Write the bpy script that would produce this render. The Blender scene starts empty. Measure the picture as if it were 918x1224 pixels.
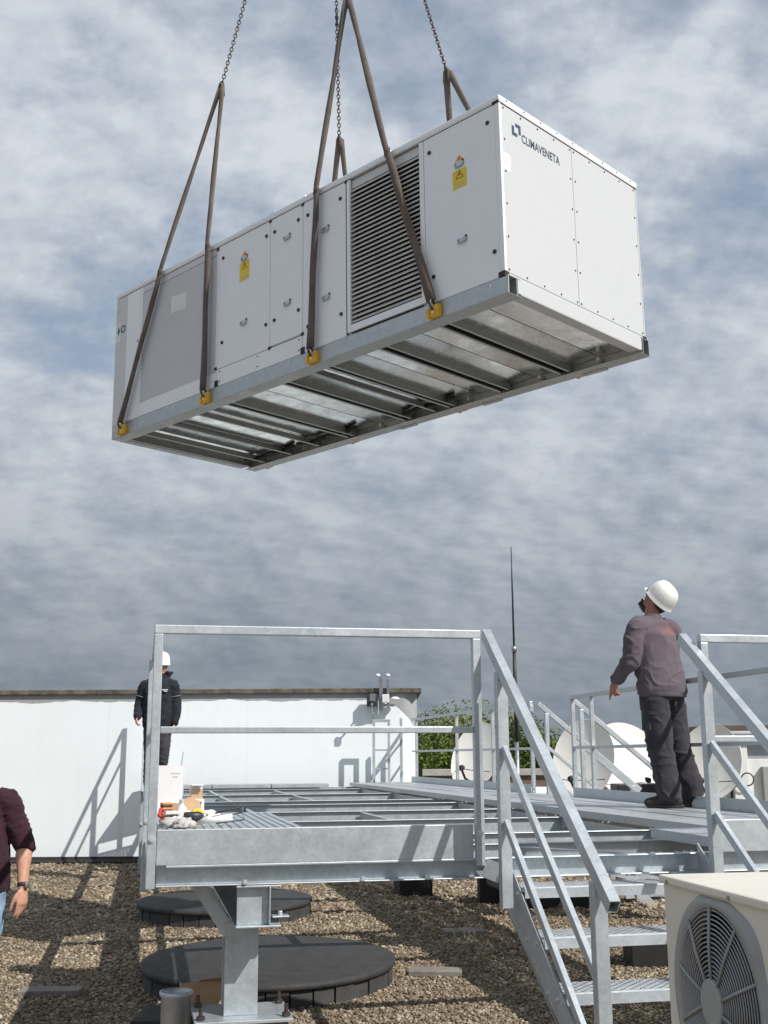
import bpy, bmesh, math, random
import numpy as np
from mathutils import Vector, Matrix, noise as mnoise
random.seed(7)
rng = np.random.default_rng(7)
S = bpy.context.scene
col = S.collection
R = math.radians

# ------------------------------------------------------------------ camera
cam = bpy.data.cameras.new('camera'); camo = bpy.data.objects.new('camera', cam); col.objects.link(camo)
cam.sensor_fit = 'VERTICAL'; cam.sensor_height = 36.0; cam.lens = 36.0 * 1350 / 1224
cam.clip_start = 0.05; cam.clip_end = 6000
PIT, ROL, EYE = R(12.2), R(0.32), 1.7
fw = Vector((0, math.cos(PIT), math.sin(PIT))); u0 = Vector((0, -math.sin(PIT), math.cos(PIT))); r0 = Vector((1, 0, 0))
cu = math.cos(ROL) * u0 + math.sin(ROL) * r0; cr = math.cos(ROL) * r0 - math.sin(ROL) * u0
M = Matrix((cr, cu, -fw)).transposed().to_4x4(); M.translation = Vector((0, 0, EYE))
camo.matrix_world = M
S.camera = camo

# ------------------------------------------------------------------ sun, sky, exposure
SUN_EL, SUN_AZ = R(43), R(51)          # azimuth measured from behind the camera towards the right
sd = Vector((math.sin(SUN_AZ) * math.cos(SUN_EL), -math.cos(SUN_AZ) * math.cos(SUN_EL), math.sin(SUN_EL)))
sl = bpy.data.lights.new('sun', 'SUN'); sl.energy = 5.0; sl.angle = R(0.55); sl.color = (1.0, 0.95, 0.88)
so = bpy.data.objects.new('sun', sl); col.objects.link(so)
so.rotation_euler = (-sd).to_track_quat('-Z', 'Y').to_euler()
S.view_settings.view_transform = 'Standard'; S.view_settings.look = 'None'
S.view_settings.exposure = 0.0; S.view_settings.gamma = 1.0; S.view_settings.use_curve_mapping = False

w = bpy.data.worlds.new('World'); S.world = w; w.use_nodes = True
nt = w.node_tree; nt.nodes.clear()
class NG:
    """small node-building helper"""
    def __init__(s, nt): s.nt = nt
    def n(s, t, **k):
        nd = s.nt.nodes.new(t)
        for a, b in k.items():
            if a.startswith('i_'): pass
            else: setattr(nd, a, b)
        return nd
    def l(s, a, b): s.nt.links.new(a, b)
    def math(s, op, a, b=None, c=None, clamp=False):
        nd = s.nt.nodes.new('ShaderNodeMath'); nd.operation = op; nd.use_clamp = clamp
        for i, v in enumerate((a, b, c)):
            if v is None: continue
            if isinstance(v, (int, float)): nd.inputs[i].default_value = v
            else: s.l(v, nd.inputs[i])
        return nd.outputs[0]
    def noise(s, vec, scale, detail=4, rough=.55, dist=0.0):
        nd = s.nt.nodes.new('ShaderNodeTexNoise'); nd.inputs['Scale'].default_value = scale
        nd.inputs['Detail'].default_value = detail; nd.inputs['Roughness'].default_value = rough
        nd.inputs['Distortion'].default_value = dist
        if vec is not None: s.l(vec, nd.inputs['Vector'])
        return nd.outputs[0]
    def ramp(s, fac, stops):
        nd = s.nt.nodes.new('ShaderNodeValToRGB'); el = nd.color_ramp.elements
        while len(el) < len(stops): el.new(.5)
        for e, (p, c) in zip(el, stops):
            e.position = p; e.color = (c, c, c, 1) if isinstance(c, (int, float)) else (*c, 1)
        s.l(fac, nd.inputs[0]); return nd.outputs[0]
    def maprange(s, v, a, b, c, d):
        nd = s.nt.nodes.new('ShaderNodeMapRange'); s.l(v, nd.inputs[0])
        for i, q in enumerate((a, b, c, d)): nd.inputs[i + 1].default_value = q
        return nd.outputs[0]
    def mix(s, fac, a, b, mode='MIX'):
        nd = s.nt.nodes.new('ShaderNodeMix'); nd.data_type = 'RGBA'; nd.blend_type = mode
        for sk, v in ((nd.inputs[0], fac), (nd.inputs[6], a), (nd.inputs[7], b)):
            if isinstance(v, (int, float)): sk.default_value = v
            elif isinstance(v, tuple): sk.default_value = (*v, 1) if len(v) == 3 else v
            else: s.l(v, sk)
        return nd.outputs[2]
    def mapping(s, vec, scale=(1, 1, 1), loc=(0, 0, 0), rot=(0, 0, 0)):
        nd = s.nt.nodes.new('ShaderNodeMapping'); nd.inputs['Scale'].default_value = scale
        nd.inputs['Location'].default_value = loc; nd.inputs['Rotation'].default_value = rot
        s.l(vec, nd.inputs['Vector']); return nd.outputs[0]

g = NG(nt)
tc = g.n('ShaderNodeTexCoord')
sky = g.n('ShaderNodeTexSky', sky_type='NISHITA', sun_disc=False, sun_elevation=SUN_EL,
          sun_rotation=math.pi - SUN_AZ, altitude=50, air_density=1.0, dust_density=1.2, ozone_density=1.4)
sx = g.n('ShaderNodeSeparateXYZ'); g.l(tc.outputs['Generated'], sx.inputs[0])
zc = g.math('MAXIMUM', sx.outputs[2], 0.0)
zz = g.math('ADD', zc, 0.46)
cx = g.math('DIVIDE', sx.outputs[0], zz); cy = g.math('DIVIDE', sx.outputs[1], zz)
cmb = g.n('ShaderNodeCombineXYZ'); g.l(cx, cmb.inputs[0]); g.l(cy, cmb.inputs[1])
uv = cmb.outputs[0]
SD = 28.9
big = g.noise(g.mapping(uv, (1, 1, 1), (3.1 + SD, 7.7, 0)), 2.3, 3, .5)
fine = g.noise(g.mapping(uv, (.9, 1.15, 1), (8.3, 2.2 + SD, 1.7)), 6.0, 9, .56)
fine2 = g.noise(g.mapping(uv, (.9, 1.15, 1), (8.3 + .014, 2.2 + SD - .011, 1.7)), 6.0, 9, .56)
puff = g.noise(g.mapping(uv, (1, 1, 1), (1.3 + SD, 4.2, 5.7)), 15.0, 6, .55)
dens = g.math('ADD', g.math('MULTIPLY', big, .50), g.math('MULTIPLY', fine, .60))
dens = g.math('ADD', dens, g.math('MULTIPLY', puff, .25))
dens = g.math('SUBTRACT', dens, .03)
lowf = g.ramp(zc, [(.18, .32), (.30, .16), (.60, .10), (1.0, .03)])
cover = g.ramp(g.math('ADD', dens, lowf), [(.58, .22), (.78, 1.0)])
lum = g.math('ADD', g.math('ADD', g.math('MULTIPLY', fine, .45), g.math('MULTIPLY', big, .25)), g.math('MULTIPLY', puff, .30))
lum = g.math('ADD', lum, g.math('MULTIPLY', g.math('SUBTRACT', fine, fine2), .8))
lum = g.ramp(lum, [(.36, 0.0), (.62, 1.0)])
hi = g.ramp(zc, [(0.0, 0.0), (.08, .12), (.16, .48), (.26, .80), (.50, 1.0)])
dark = g.mix(hi, (2.0, 2.4, 2.85), (3.7, 4.4, 5.3))
lite = g.mix(hi, (2.7, 3.1, 3.55), (6.7, 7.1, 7.6))
cloud = g.mix(lum, dark, lite)
haze = g.mix(.30, sky.outputs[0], (5.2, 6.2, 7.4))
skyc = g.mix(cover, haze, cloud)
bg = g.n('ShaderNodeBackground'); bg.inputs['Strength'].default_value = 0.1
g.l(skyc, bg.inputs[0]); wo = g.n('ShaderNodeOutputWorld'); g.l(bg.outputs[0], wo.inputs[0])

# ------------------------------------------------------------------ materials
MAT = {}
def newmat(name):
    m = bpy.data.materials.new(name); m.use_nodes = True
    b = m.node_tree.nodes['Principled BSDF']; MAT[name] = m
    return m, NG(m.node_tree), b
def obj_coord(g): return g.n('ShaderNodeTexCoord').outputs['Object']
def bump(g, b, h, dist, strength=1.0):
    nd = g.n('ShaderNodeBump'); nd.inputs['Strength'].default_value = strength; nd.inputs['Distance'].default_value = dist
    g.l(h, nd.inputs['Height']); g.l(nd.outputs[0], b.inputs['Normal'])
def simple(name, c, rough=.5, metal=0.0, var=.12, scale=8.0, bmp=0.0, bscale=60.0, spec=None, coat=0.0):
    m, g, b = newmat(name); v = obj_coord(g)
    f = g.noise(v, scale, 5, .6)
    lo = tuple(max(0, x * (1 - var)) for x in c); hi = tuple(min(1, x * (1 + var)) for x in c)
    g.l(g.mix(g.ramp(f, [(.3, 0.0), (.7, 1.0)]), lo, hi), b.inputs['Base Color'])
    b.inputs['Metallic'].default_value = metal
    rr = g.maprange(g.noise(v, scale * 2.3, 3), .3, .7, max(.02, rough - .08), min(1, rough + .08)); g.l(rr, b.inputs['Roughness'])
    if spec is not None: b.inputs['Specular IOR Level'].default_value = spec
    if coat: b.inputs['Coat Weight'].default_value = coat
    if bmp: bump(g, b, g.noise(v, bscale, 4, .6), bmp)
    return m
def galv(name, c, rough=.45, metal=.75, spangle=75.0, contrast=.26, perf=None, streak=.10):
    m, g, b = newmat(name); v = obj_coord(g)
    oi = g.n('ShaderNodeObjectInfo')
    vv = g.n('ShaderNodeVectorMath', operation='ADD'); g.l(v, vv.inputs[0])
    k = g.n('ShaderNodeCombineXYZ'); g.l(g.math('MULTIPLY', oi.outputs['Random'], 13.0), k.inputs[0]); g.l(g.math('MULTIPLY', oi.outputs['Random'], 7.0), k.inputs[2])
    g.l(k.outputs[0], vv.inputs[1]); v2 = vv.outputs[0]
    vo = g.n('ShaderNodeTexVoronoi'); vo.inputs['Scale'].default_value = spangle; g.l(v2, vo.inputs['Vector'])
    sp = g.n('ShaderNodeSeparateColor'); g.l(vo.outputs['Color'], sp.inputs[0])
    patch = g.noise(v2, 5.0, 6, .65); st = g.noise(g.mapping(v2, (9, 9, 1.2)), 3.0, 4, .6)
    f = g.math('ADD', g.math('MULTIPLY', sp.outputs[0], contrast * .55), g.math('MULTIPLY', patch, contrast * 1.6))
    f = g.math('ADD', f, g.math('MULTIPLY', st, streak))
    f = g.math('ADD', f, 1.0 - contrast * 1.1 - streak * .5)
    vm = g.n('ShaderNodeVectorMath', operation='SCALE'); vm.inputs[0].default_value = c; g.l(f, vm.inputs['Scale'])
    g.l(vm.outputs[0], b.inputs['Base Color'])
    b.inputs['Metallic'].default_value = metal
    g.l(g.maprange(patch, .3, .7, rough - .10, rough + .12), b.inputs['Roughness'])
    bump(g, b, g.noise(v2, 30, 3, .6), .0012, .6)
    if perf:
        p, off, thr = perf
        sx = g.n('ShaderNodeSeparateXYZ'); g.l(v, sx.inputs[0])
        sa = g.math('SINE', g.math('MULTIPLY', sx.outputs[0], 2 * math.pi / p[0]))
        sb = g.math('SINE', g.math('MULTIPLY', sx.outputs[1], 2 * math.pi / p[1]))
        hole = g.math('GREATER_THAN', g.math('MULTIPLY', sa, sb), thr)
        tr = g.n('ShaderNodeBsdfTransparent'); mx = g.n('ShaderNodeMixShader')
        g.l(hole, mx.inputs[0]); g.l(b.outputs[0], mx.inputs[1]); g.l(tr.outputs[0], mx.inputs[2])
        g.l(mx.outputs[0], m.node_tree.nodes['Material Output'].inputs[0])
    return m

galv('galv', (.48, .525, .56), .46, .6, contrast=.24)
galv('galv_beam', (.46, .51, .545), .45, .60, 60)
galv('galv_dull', (.42, .45, .475), .55, .45, 26, .3)
galv('galv_perf', (.58, .61, .64), .5, .5, 30, .2, perf=((.05, .05), 0, .45))
galv('galv_tread', (.52, .55, .58), .5, .5, 30, .2, perf=((.044, .044), 0, .38))
galv('pan', (.74, .76, .76), .22, 1.0, 40, .12)
galv('shaded_web_steel', (.29, .31, .32), .42, .7, 40, .2)  # galvanised webs, darkened for the shaded ground they mirror
galv('rail_base', (.46, .49, .50), .42, .7, 26, .2)

# powder-coated white sheet
def painted(name, c, rough=.38, dirt=.10):
    m, g, b = newmat(name); v = obj_coord(g)
    a = g.noise(v, 1.7, 6, .62); s = g.noise(g.mapping(v, (7, 7, .5)), 2.4, 5, .65)
    f = g.math('ADD', g.math('MULTIPLY', a, dirt), g.math('MULTIPLY', s, dirt * .8)); f = g.math('SUBTRACT', 1 + dirt * .9, f)
    vm = g.n('ShaderNodeVectorMath', operation='SCALE'); vm.inputs[0].default_value = c; g.l(f, vm.inputs['Scale'])
    g.l(vm.outputs[0], b.inputs['Base Color'])
    g.l(g.maprange(a, .3, .7, rough - .07, rough + .1), b.inputs['Roughness'])
    bump(g, b, g.noise(v, 2.2, 2, .5), .014, .45)
    return m
painted('white_sheet', (.83, .86, .90), .33, .07); painted('end_sheet_sun_toned', (.53, .55, .57), .36, .06)  # one white paint; the sunlit end's copy is darkened to offset the sun
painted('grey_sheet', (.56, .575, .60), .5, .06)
painted('pale_grey_sheet', (.62, .63, .645), .45, .1)  # light grey tone for the left strip and the two header strips
simple('black_rubber', (.018, .018, .02), .6)
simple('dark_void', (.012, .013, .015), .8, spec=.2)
simple('slat', (.72, .72, .71), .45, .1, .08)
simple('yellow_paint', (.72, .40, .015), .5, 0, .15, 20)
simple('yellow_sticker', (.80, .58, .02), .45, 0, .05)
simple('orange_sticker', (.80, .33, .06), .45, 0, .05)
simple('green_sticker', (.03, .20, .14), .45, 0, .05)
simple('blue_print', (.05, .08, .20), .45, 0, .05)
simple('navy_print', (.045, .06, .11), .45, 0, .05)
simple('paper', (.75, .75, .74), .6, 0, .04)
simple('grey_print', (.45, .45, .45), .6, 0, .04)
simple('steel_handle', (.50, .53, .56), .32, .6, .1)
simple('chain_steel', (.10, .085, .08), .5, .8, .3, 30)
simple('hot_dip', (.70, .72, .72), .35, .7, .1, 30)

def webbing():
    m, g, b = newmat('webbing'); v = obj_coord(g)
    f = g.noise(v, 5, 5, .65); f2 = g.noise(g.mapping(v, (60, 60, 14)), 2.0, 3, .6)
    c = g.mix(g.ramp(f, [(.3, 0.0), (.72, 1.0)]), (.052, .039, .032), (.125, .10, .084))
    c = g.mix(g.math('MULTIPLY', f2, .4), c, (.24, .20, .17))
    g.l(c, b.inputs['Base Color']); b.inputs['Roughness'].default_value = .9
    bump(g, b, f2, .004)
webbing()

def render_wall():
    m, g, b = newmat('wall_paint'); v = obj_coord(g)
    sx = g.n('ShaderNodeSeparateXYZ'); g.l(v, sx.inputs[0])
    a = g.noise(v, .9, 6, .6); s = g.noise(g.mapping(v, (5, 5, .35)), 1.5, 5, .7)
    f = g.math('ADD', g.math('MULTIPLY', a, .07), g.math('MULTIPLY', s, .07)); f = g.math('SUBTRACT', 1.06, f)
    vm = g.n('ShaderNodeVectorMath', operation='SCALE'); vm.inputs[0].default_value = (.79, .845, .875); g.l(f, vm.inputs['Scale'])
    sm_ = g.math('LESS_THAN', g.math('FRACT', g.math('DIVIDE', sx.outputs[0], 2.35)), .007)
    dirt_ = g.math('MULTIPLY', g.ramp(sx.outputs[2], [(.0, .5), (.28, .0)]), g.noise(v, 3.0, 5, .7))
    vm_ = g.mix(g.math('ADD', g.math('MULTIPLY', sm_, .10), g.math('MULTIPLY', dirt_, .5), clamp=True), vm.outputs[0], (.36, .34, .31))
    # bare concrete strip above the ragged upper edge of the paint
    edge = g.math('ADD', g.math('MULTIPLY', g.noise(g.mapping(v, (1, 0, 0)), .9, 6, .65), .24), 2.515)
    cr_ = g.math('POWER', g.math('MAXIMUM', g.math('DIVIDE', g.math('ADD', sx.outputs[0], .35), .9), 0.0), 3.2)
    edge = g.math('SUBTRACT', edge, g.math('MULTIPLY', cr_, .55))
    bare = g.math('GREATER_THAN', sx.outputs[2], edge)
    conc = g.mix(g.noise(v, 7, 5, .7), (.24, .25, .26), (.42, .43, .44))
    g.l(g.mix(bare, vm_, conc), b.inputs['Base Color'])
    b.inputs['Roughness'].default_value = .75
    bump(g, b, g.math('ADD', g.noise(v, 2.0, 3), g.math('MULTIPLY', g.noise(v, 55, 4, .7), .25)), .01, .5)
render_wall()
def cap():
    m, g, b = newmat('mossy_cap'); v = obj_coord(g)
    a = g.noise(v, 6, 6, .7)
    c = g.mix(g.ramp(a, [(.35, 0.0), (.65, 1.0)]), (.055, .052, .048), (.17, .15, .11))
    c = g.mix(g.ramp(g.noise(v, 2.1, 6, .7), [(.62, 0.0), (.72, 1.0)]), c, (.24, .16, .06))
    g.l(c, b.inputs['Base Color']); b.inputs['Roughness'].default_value = .9
    bump(g, b, a, .02)
cap()
def gravel_mats():
    m, g, b = newmat('gravel_bed'); v = obj_coord(g)
    vo = g.n('ShaderNodeTexVoronoi'); vo.inputs['Scale'].default_value = 34; g.l(v, vo.inputs['Vector'])
    sp = g.n('ShaderNodeSeparateColor'); g.l(vo.outputs['Color'], sp.inputs[0])
    c = g.ramp(sp.outputs[0], [(0, (.10, .075, .055)), (.35, (.22, .17, .125)), (.7, (.34, .27, .20)), (1, (.50, .43, .34))])
    c = g.mix(g.ramp(g.noise(v, .8, 5, .65), [(.3, 0.0), (.75, .55)]), c, (.12, .085, .06))
    g.l(c, b.inputs['Base Color']); b.inputs['Roughness'].default_value = .9
    bump(g, b, g.math('SUBTRACT', 1.0, vo.outputs['Distance']), .03)
    m, g, b = newmat('pebble'); v = obj_coord(g)
    ge = g.n('ShaderNodeNewGeometry'); rp = ge.outputs['Random Per Island']
    c = g.ramp(rp, [(0, (.11, .083, .055)), (.3, (.19, .147, .098)), (.55, (.275, .22, .148)), (.8, (.365, .30, .21)), (.95, (.49, .43, .33)), (1, (.60, .55, .46))])
    c = g.mix(g.ramp(g.noise(v, .8, 5, .65), [(.32, 0.0), (.72, .6)]), c, (.10, .070, .045))
    g.l(c, b.inputs['Base Color']); b.inputs['Roughness'].default_value = .85
gravel_mats()
simple('bitumen', (.030, .030, .031), .75, 0, .3, 6, .004, 60)
simple('bitumen_tile', (.05, .05, .05), .8, 0, .35, 5, .004, 50)
simple('concrete_slab', (.20, .18, .16), .9, 0, .25, 9, .004, 60)
simple('black_block', (.015, .015, .016), .7, 0, .3)
simple('dish_white', (.80, .79, .76), .45, 0, .05, 3)
simple('dish_cream', (.78, .765, .72), .5, 0, .06, 3)
simple('cable', (.02, .02, .02), .6)
simple('parapet', (.33, .32, .30), .85, 0, .2, 3, .004)
simple('parapet_dark', (.13, .10, .085), .9, 0, .3, 2, .004)
simple('cab_white', (.70, .72, .72), .5, 0, .08, 3)
simple('cab_grey', (.33, .37, .40), .5, 0, .1, 3)
simple('cab_brown', (.10, .075, .055), .8, 0, .25, 4)
simple('cab_door', (.30, .32, .31), .55, 0, .1, 3)
simple('cream_case', (.68, .655, .575), .42, 0, .05, 3, .001, 200)
simple('grille_grey', (.29, .30, .31), .45, 0, .08, 12)
simple('bezel_grey', (.30, .315, .315), .5, 0, .08, 6)
simple('fan_dark', (.02, .021, .024), .5)
simple('carton', (.46, .31, .19), .8, 0, .12, 10)
simple('carton_white', (.78, .77, .78), .6, 0, .04)
simple('red_tool', (.50, .05, .03), .5); simple('orange_tool', (.80, .20, .03), .5)
simple('tool_yellow', (.75, .55, .05), .5); simple('tool_dark', (.03, .03, .035), .5); simple('rag', (.45, .43, .41), .95, 0, .3, 30)
simple('tool_white', (.72, .72, .70), .5); simple('tool_steel', (.35, .36, .38), .35, .8)
# people
simple('skin', (.50, .27, .19), .55, 0, .15, 30)
simple('skin_tan', (.34, .155, .105), .55, 0, .2, 30)
simple('helmet_white', (.80, .80, .78), .3, 0, .05, 6)
def cloth(name, c, var=.25, scale=9, weave=260, rough=.95):
    m, g, b = newmat(name); v = obj_coord(g)
    f = g.noise(v, scale, 5, .6); lo = tuple(x * (1 - var) for x in c); hi = tuple(min(1, x * (1 + var)) for x in c)
    g.l(g.mix(g.ramp(f, [(.3, 0.0), (.7, 1.0)]), lo, hi), b.inputs['Base Color'])
    b.inputs['Roughness'].default_value = rough; b.inputs['Specular IOR Level'].default_value = .2
    b.inputs['Sheen Weight'].default_value = .08
    bump(g, b, g.math('ADD', g.noise(g.mapping(v, (1, 1, 1.5)), 11, 3, .5), g.math('MULTIPLY', g.noise(v, weave, 2), .05)), .010, .55)
    return m, g, b, v
m_, g_, b_, v_ = cloth('sweat_cloth', (.118, .098, .116), .16)
# faded reddish print across the shoulder blades
sx_ = g_.n('ShaderNodeSeparateXYZ'); g_.l(v_, sx_.inputs[0])
dx_ = g_.math('DIVIDE', g_.math('SUBTRACT', sx_.outputs[0], .03), .13); dz_ = g_.math('DIVIDE', g_.math('SUBTRACT', sx_.outputs[2], 1.43), .055)
mask_ = g_.math('SUBTRACT', 1.0, g_.math('ADD', g_.math('POWER', g_.math('ABSOLUTE', dx_), 3.0), g_.math('POWER', g_.math('ABSOLUTE', dz_), 3.0)), clamp=True)
mask_ = g_.math('MULTIPLY', mask_, g_.ramp(g_.noise(v_, 26, 3, .6), [(.35, 0.1), (.6, .9)]))
old_ = b_.inputs['Base Color'].links[0].from_socket
g_.l(g_.mix(g_.math('MULTIPLY', mask_, .45), old_, (.34, .12, .09)), b_.inputs['Base Color'])
cloth('work_trousers', (.043, .041, .048), .24); cloth('pocket_cloth', (.018, .017, .021), .2)
cloth('navy_jacket', (.022, .024, .034), .25); cloth('dark_trousers', (.05, .047, .052), .25)
cloth('maroon_knit', (.040, .016, .025), .2, 9, 400); cloth('denim', (.20, .30, .42), .25, 14, 300)
simple('boot', (.022, .019, .018), .7); simple('reflect_grey', (.16, .165, .17), .5)
simple('hair', (.04, .03, .025), .8)
def leaf(name, a, c):
    m, g, b = newmat(name); ge = g.n('ShaderNodeNewGeometry')
    g.l(g.ramp(ge.outputs['Random Per Island'], [(0, a), (1, c)]), b.inputs['Base Color'])
    b.inputs['Roughness'].default_value = .6; b.inputs['Specular IOR Level'].default_value = .3
    b.inputs['Transmission Weight'].default_value = 0
leaf('leaf_green', (.040, .070, .012), (.13, .19, .03)); leaf('leaf_yellow', (.075, .095, .014), (.20, .22, .035)); leaf('leaf_dark', (.018, .036, .012), (.06, .095, .025))
simple('bark', (.08, .06, .045), .9, 0, .3, 8)
simple('field', (.21, .21, .18), .95, 0, .4, .02)

# ------------------------------------------------------------------ mesh helpers
class MB:
    def __init__(s): s.v = []; s.f = []
    def add(s, vs, fs):
        o = len(s.v); s.v += [tuple(p) for p in vs]; s.f += [tuple(i + o for i in f) for f in fs]; return s
    def box(s, x0, x1, y0, y1, z0, z1, mat=None):
        vs = [(x0, y0, z0), (x1, y0, z0), (x1, y1, z0), (x0, y1, z0), (x0, y0, z1), (x1, y0, z1), (x1, y1, z1), (x0, y1, z1)]
        if mat is not None: vs = [mat @ Vector(p) for p in vs]
        return s.add(vs, [(0, 3, 2, 1), (4, 5, 6, 7), (0, 1, 5, 4), (1, 2, 6, 5), (2, 3, 7, 6), (3, 0, 4, 7)])
    def bar(s, a, b, w, h, up=(0, 0, 1), hollow=False):
        a, b = Vector(a), Vector(b); d = (b - a).normalized(); up = Vector(up)
        sd = d.cross(up)
        if sd.length < 1e-5: sd = d.cross(Vector((1, 0, 0)))
        sd.normalize(); up = sd.cross(d)
        q = [(-w / 2, -h / 2), (w / 2, -h / 2), (w / 2, h / 2), (-w / 2, h / 2)]
        vs = [a + sd * x + up * y for x, y in q] + [b + sd * x + up * y for x, y in q]
        fs = [(0, 1, 5, 4), (1, 2, 6, 5), (2, 3, 7, 6), (3, 0, 4, 7)]
        if not hollow: return s.add(vs, fs + [(3, 2, 1, 0), (4, 5, 6, 7)])
        t = .0035; k = [(-w / 2 + t, -h / 2 + t), (w / 2 - t, -h / 2 + t), (w / 2 - t, h / 2 - t), (-w / 2 + t, h / 2 - t)]
        vs += [a + sd * x + up * y for x, y in k] + [b + sd * x + up * y for x, y in k]
        for i in range(4):
            j = (i + 1) % 4; fs += [(8 + i, 12 + i, 12 + j, 8 + j), (j, i, 8 + i, 8 + j), (4 + i, 4 + j, 12 + j, 12 + i)]
        return s.add(vs, fs)
    def tube(s, pts, r, n=10, flat=1.0, side=None, caps=True):
        pts = [Vector(p) for p in pts]; m = len(pts)
        rr = r if isinstance(r, (list, tuple)) else [r] * m
        prev = None; o = len(s.v)
        for i, p in enumerate(pts):
            d = (pts[min(i + 1, m - 1)] - pts[max(i - 1, 0)]).normalized()
            if side is not None: a = Vector(side); a = a - d * a.dot(d)
            elif prev is None: a = d.cross(Vector((0, 0, 1))); a = a if a.length > 1e-4 else Vector((1, 0, 0))
            else: a = prev - d * prev.dot(d)
            a.normalize(); prev = a; b = d.cross(a)
            for k in range(n):
                t = 2 * math.pi * k / n; s.v.append(tuple(p + a * rr[i] * math.cos(t) + b * rr[i] * flat * math.sin(t)))
        for i in range(m - 1):
            for k in range(n):
                j = (k + 1) % n; s.f.append((o + i * n + k, o + i * n + j, o + (i + 1) * n + j, o + (i + 1) * n + k))
        if caps:
            s.f.append(tuple(o + k for k in reversed(range(n)))); s.f.append(tuple(o + (m - 1) * n + k for k in range(n)))
        return s
    def cyl(s, a, b, r, n=16, r2=None): return s.tube([a, b], [r, r if r2 is None else r2], n)
    def ring(s, c, nrm, r_in, r_out, th, n=32):
        c = Vector(c); d = Vector(nrm).normalized(); a = d.orthogonal().normalized(); b = d.cross(a); o = len(s.v)
        for k in range(n):
            t = 2 * math.pi * k / n; e = a * math.cos(t) + b * math.sin(t)
            for rr, h in ((r_in, 0), (r_out, 0), (r_out, th), (r_in, th)): s.v.append(tuple(c + e * rr + d * h))
        for k in range(n):
            j = (k + 1) % n
            for q in range(4): s.f.append((o + 4 * k + q, o + 4 * k + (q + 1) % 4, o + 4 * j + (q + 1) % 4, o + 4 * j + q))
        return s
    def torus(s, c, nrm, R_, r, n=32, k=6, sy=1.0, xdir=None):
        d = Vector(nrm).normalized(); a = Vector(xdir).normalized() if xdir is not None else d.orthogonal().normalized(); b = d.cross(a)
        pts = [Vector(c) + a * R_ * math.cos(2 * math.pi * i / n) + b * R_ * sy * math.sin(2 * math.pi * i / n) for i in range(n)]
        o = len(s.v)
        for i in range(n):
            t = (pts[(i + 1) % n] - pts[i - 1]).normalized(); e = t.cross(d)
            for q in range(k):
                th = 2 * math.pi * q / k; s.v.append(tuple(pts[i] + e * r * math.cos(th) + d * r * math.sin(th)))
        for i in range(n):
            j = (i + 1) % n
            for q in range(k):
                p = (q + 1) % k; s.f.append((o + i * k + q, o + i * k + p, o + j * k + p, o + j * k + q))
        return s
    def poly(s, pts, d):
        """flat outline extruded along d"""
        d = Vector(d); n = len(pts); o = len(s.v)
        s.v += [tuple(Vector(p)) for p in pts] + [tuple(Vector(p) + d) for p in pts]
        s.f.append(tuple(o + i for i in range(n))[::-1]); s.f.append(tuple(o + n + i for i in range(n)))
        for i in range(n):
            j = (i + 1) % n; s.f.append((o + i, o + j, o + n + j, o + n + i))
        return s
    def lathe(s, prof, n=24, c=(0, 0, 0), sx=1.0, sy=1.0):
        o = len(s.v); c = Vector(c)
        for r_, z in prof:
            for k in range(n):
                t = 2 * math.pi * k / n; s.v.append((c.x + r_ * sx * math.cos(t), c.y + r_ * sy * math.sin(t), c.z + z))
        for i in range(len(prof) - 1):
            for k in range(n):
                j = (k + 1) % n; s.f.append((o + i * n + k, o + i * n + j, o + (i + 1) * n + j, o + (i + 1) * n + k))
        return s
    def xform(s, mat): s.v = [tuple(mat @ Vector(p)) for p in s.v]; return s
    def mesh(s, name, smooth=False):
        me = bpy.data.meshes.new(name); me.from_pydata(s.v, [], s.f); me.validate(); me.update()
        bm = bmesh.new(); bm.from_mesh(me); bmesh.ops.recalc_face_normals(bm, faces=bm.faces); bm.to_mesh(me); bm.free()
        if smooth: me.polygons.foreach_set('use_smooth', [True] * len(me.polygons))
        return me
    def build(s, name, mat, parent=None, bev=0.0, smooth=False, loc=None):
        return link(name, s.mesh(name, smooth), mat, parent, bev, loc)
def link(name, me, mat, parent=None, bev=0.0, loc=None):
    o = bpy.data.objects.new(name, me); col.objects.link(o)
    if mat and not me.materials: me.materials.append(MAT[mat])
    if parent is not None: o.parent = parent
    if loc is not None: o.location = loc
    if bev:
        b = o.modifiers.new('bevel', 'BEVEL'); b.width = bev; b.segments = 2; b.limit_method = 'ANGLE'; b.angle_limit = R(40)
    return o
def tag(o, label=None, cat=None, group=None, kind=None):
    if label: o['label'] = label
    if cat: o['category'] = cat
    if group: o['group'] = group
    if kind: o['kind'] = kind
    return o
def thing(name, label, cat, loc=(0, 0, 0), rz=0.0, group=None):
    o = bpy.data.objects.new(name, None); col.objects.link(o); o.empty_display_size = .1
    o.location = loc; o.rotation_euler = (0, 0, rz); return tag(o, label, cat, group)
def copy_tree(o, parent=None):
    c = o.copy(); col.objects.link(c)
    if parent is not None: c.parent = parent; c.matrix_parent_inverse = o.matrix_parent_inverse
    for ch in [x for x in bpy.data.objects if x.parent == o]: copy_tree(ch, c)
    return c

# ------------------------------------------------------------------ setting
terr = MB(); terr.box(-3000, 3000, -3000, 3000, -9.0, -8.0)
tag(terr.build('terrain', 'field'), kind='structure')
gb = MB(); gb.box(-22, 14, -6, 27, -.4, 0.0)
tag(gb.build('gravel_roof', 'gravel_bed'), kind='structure')
bb = MB(); bb.box(-22.01, 14.01, -6.01, 27.01, -8.2, -.41)
tag(bb.build('roof_building_below', 'parapet'), 'pale building block carrying the gravel roof', 'building', kind='structure')

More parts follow.
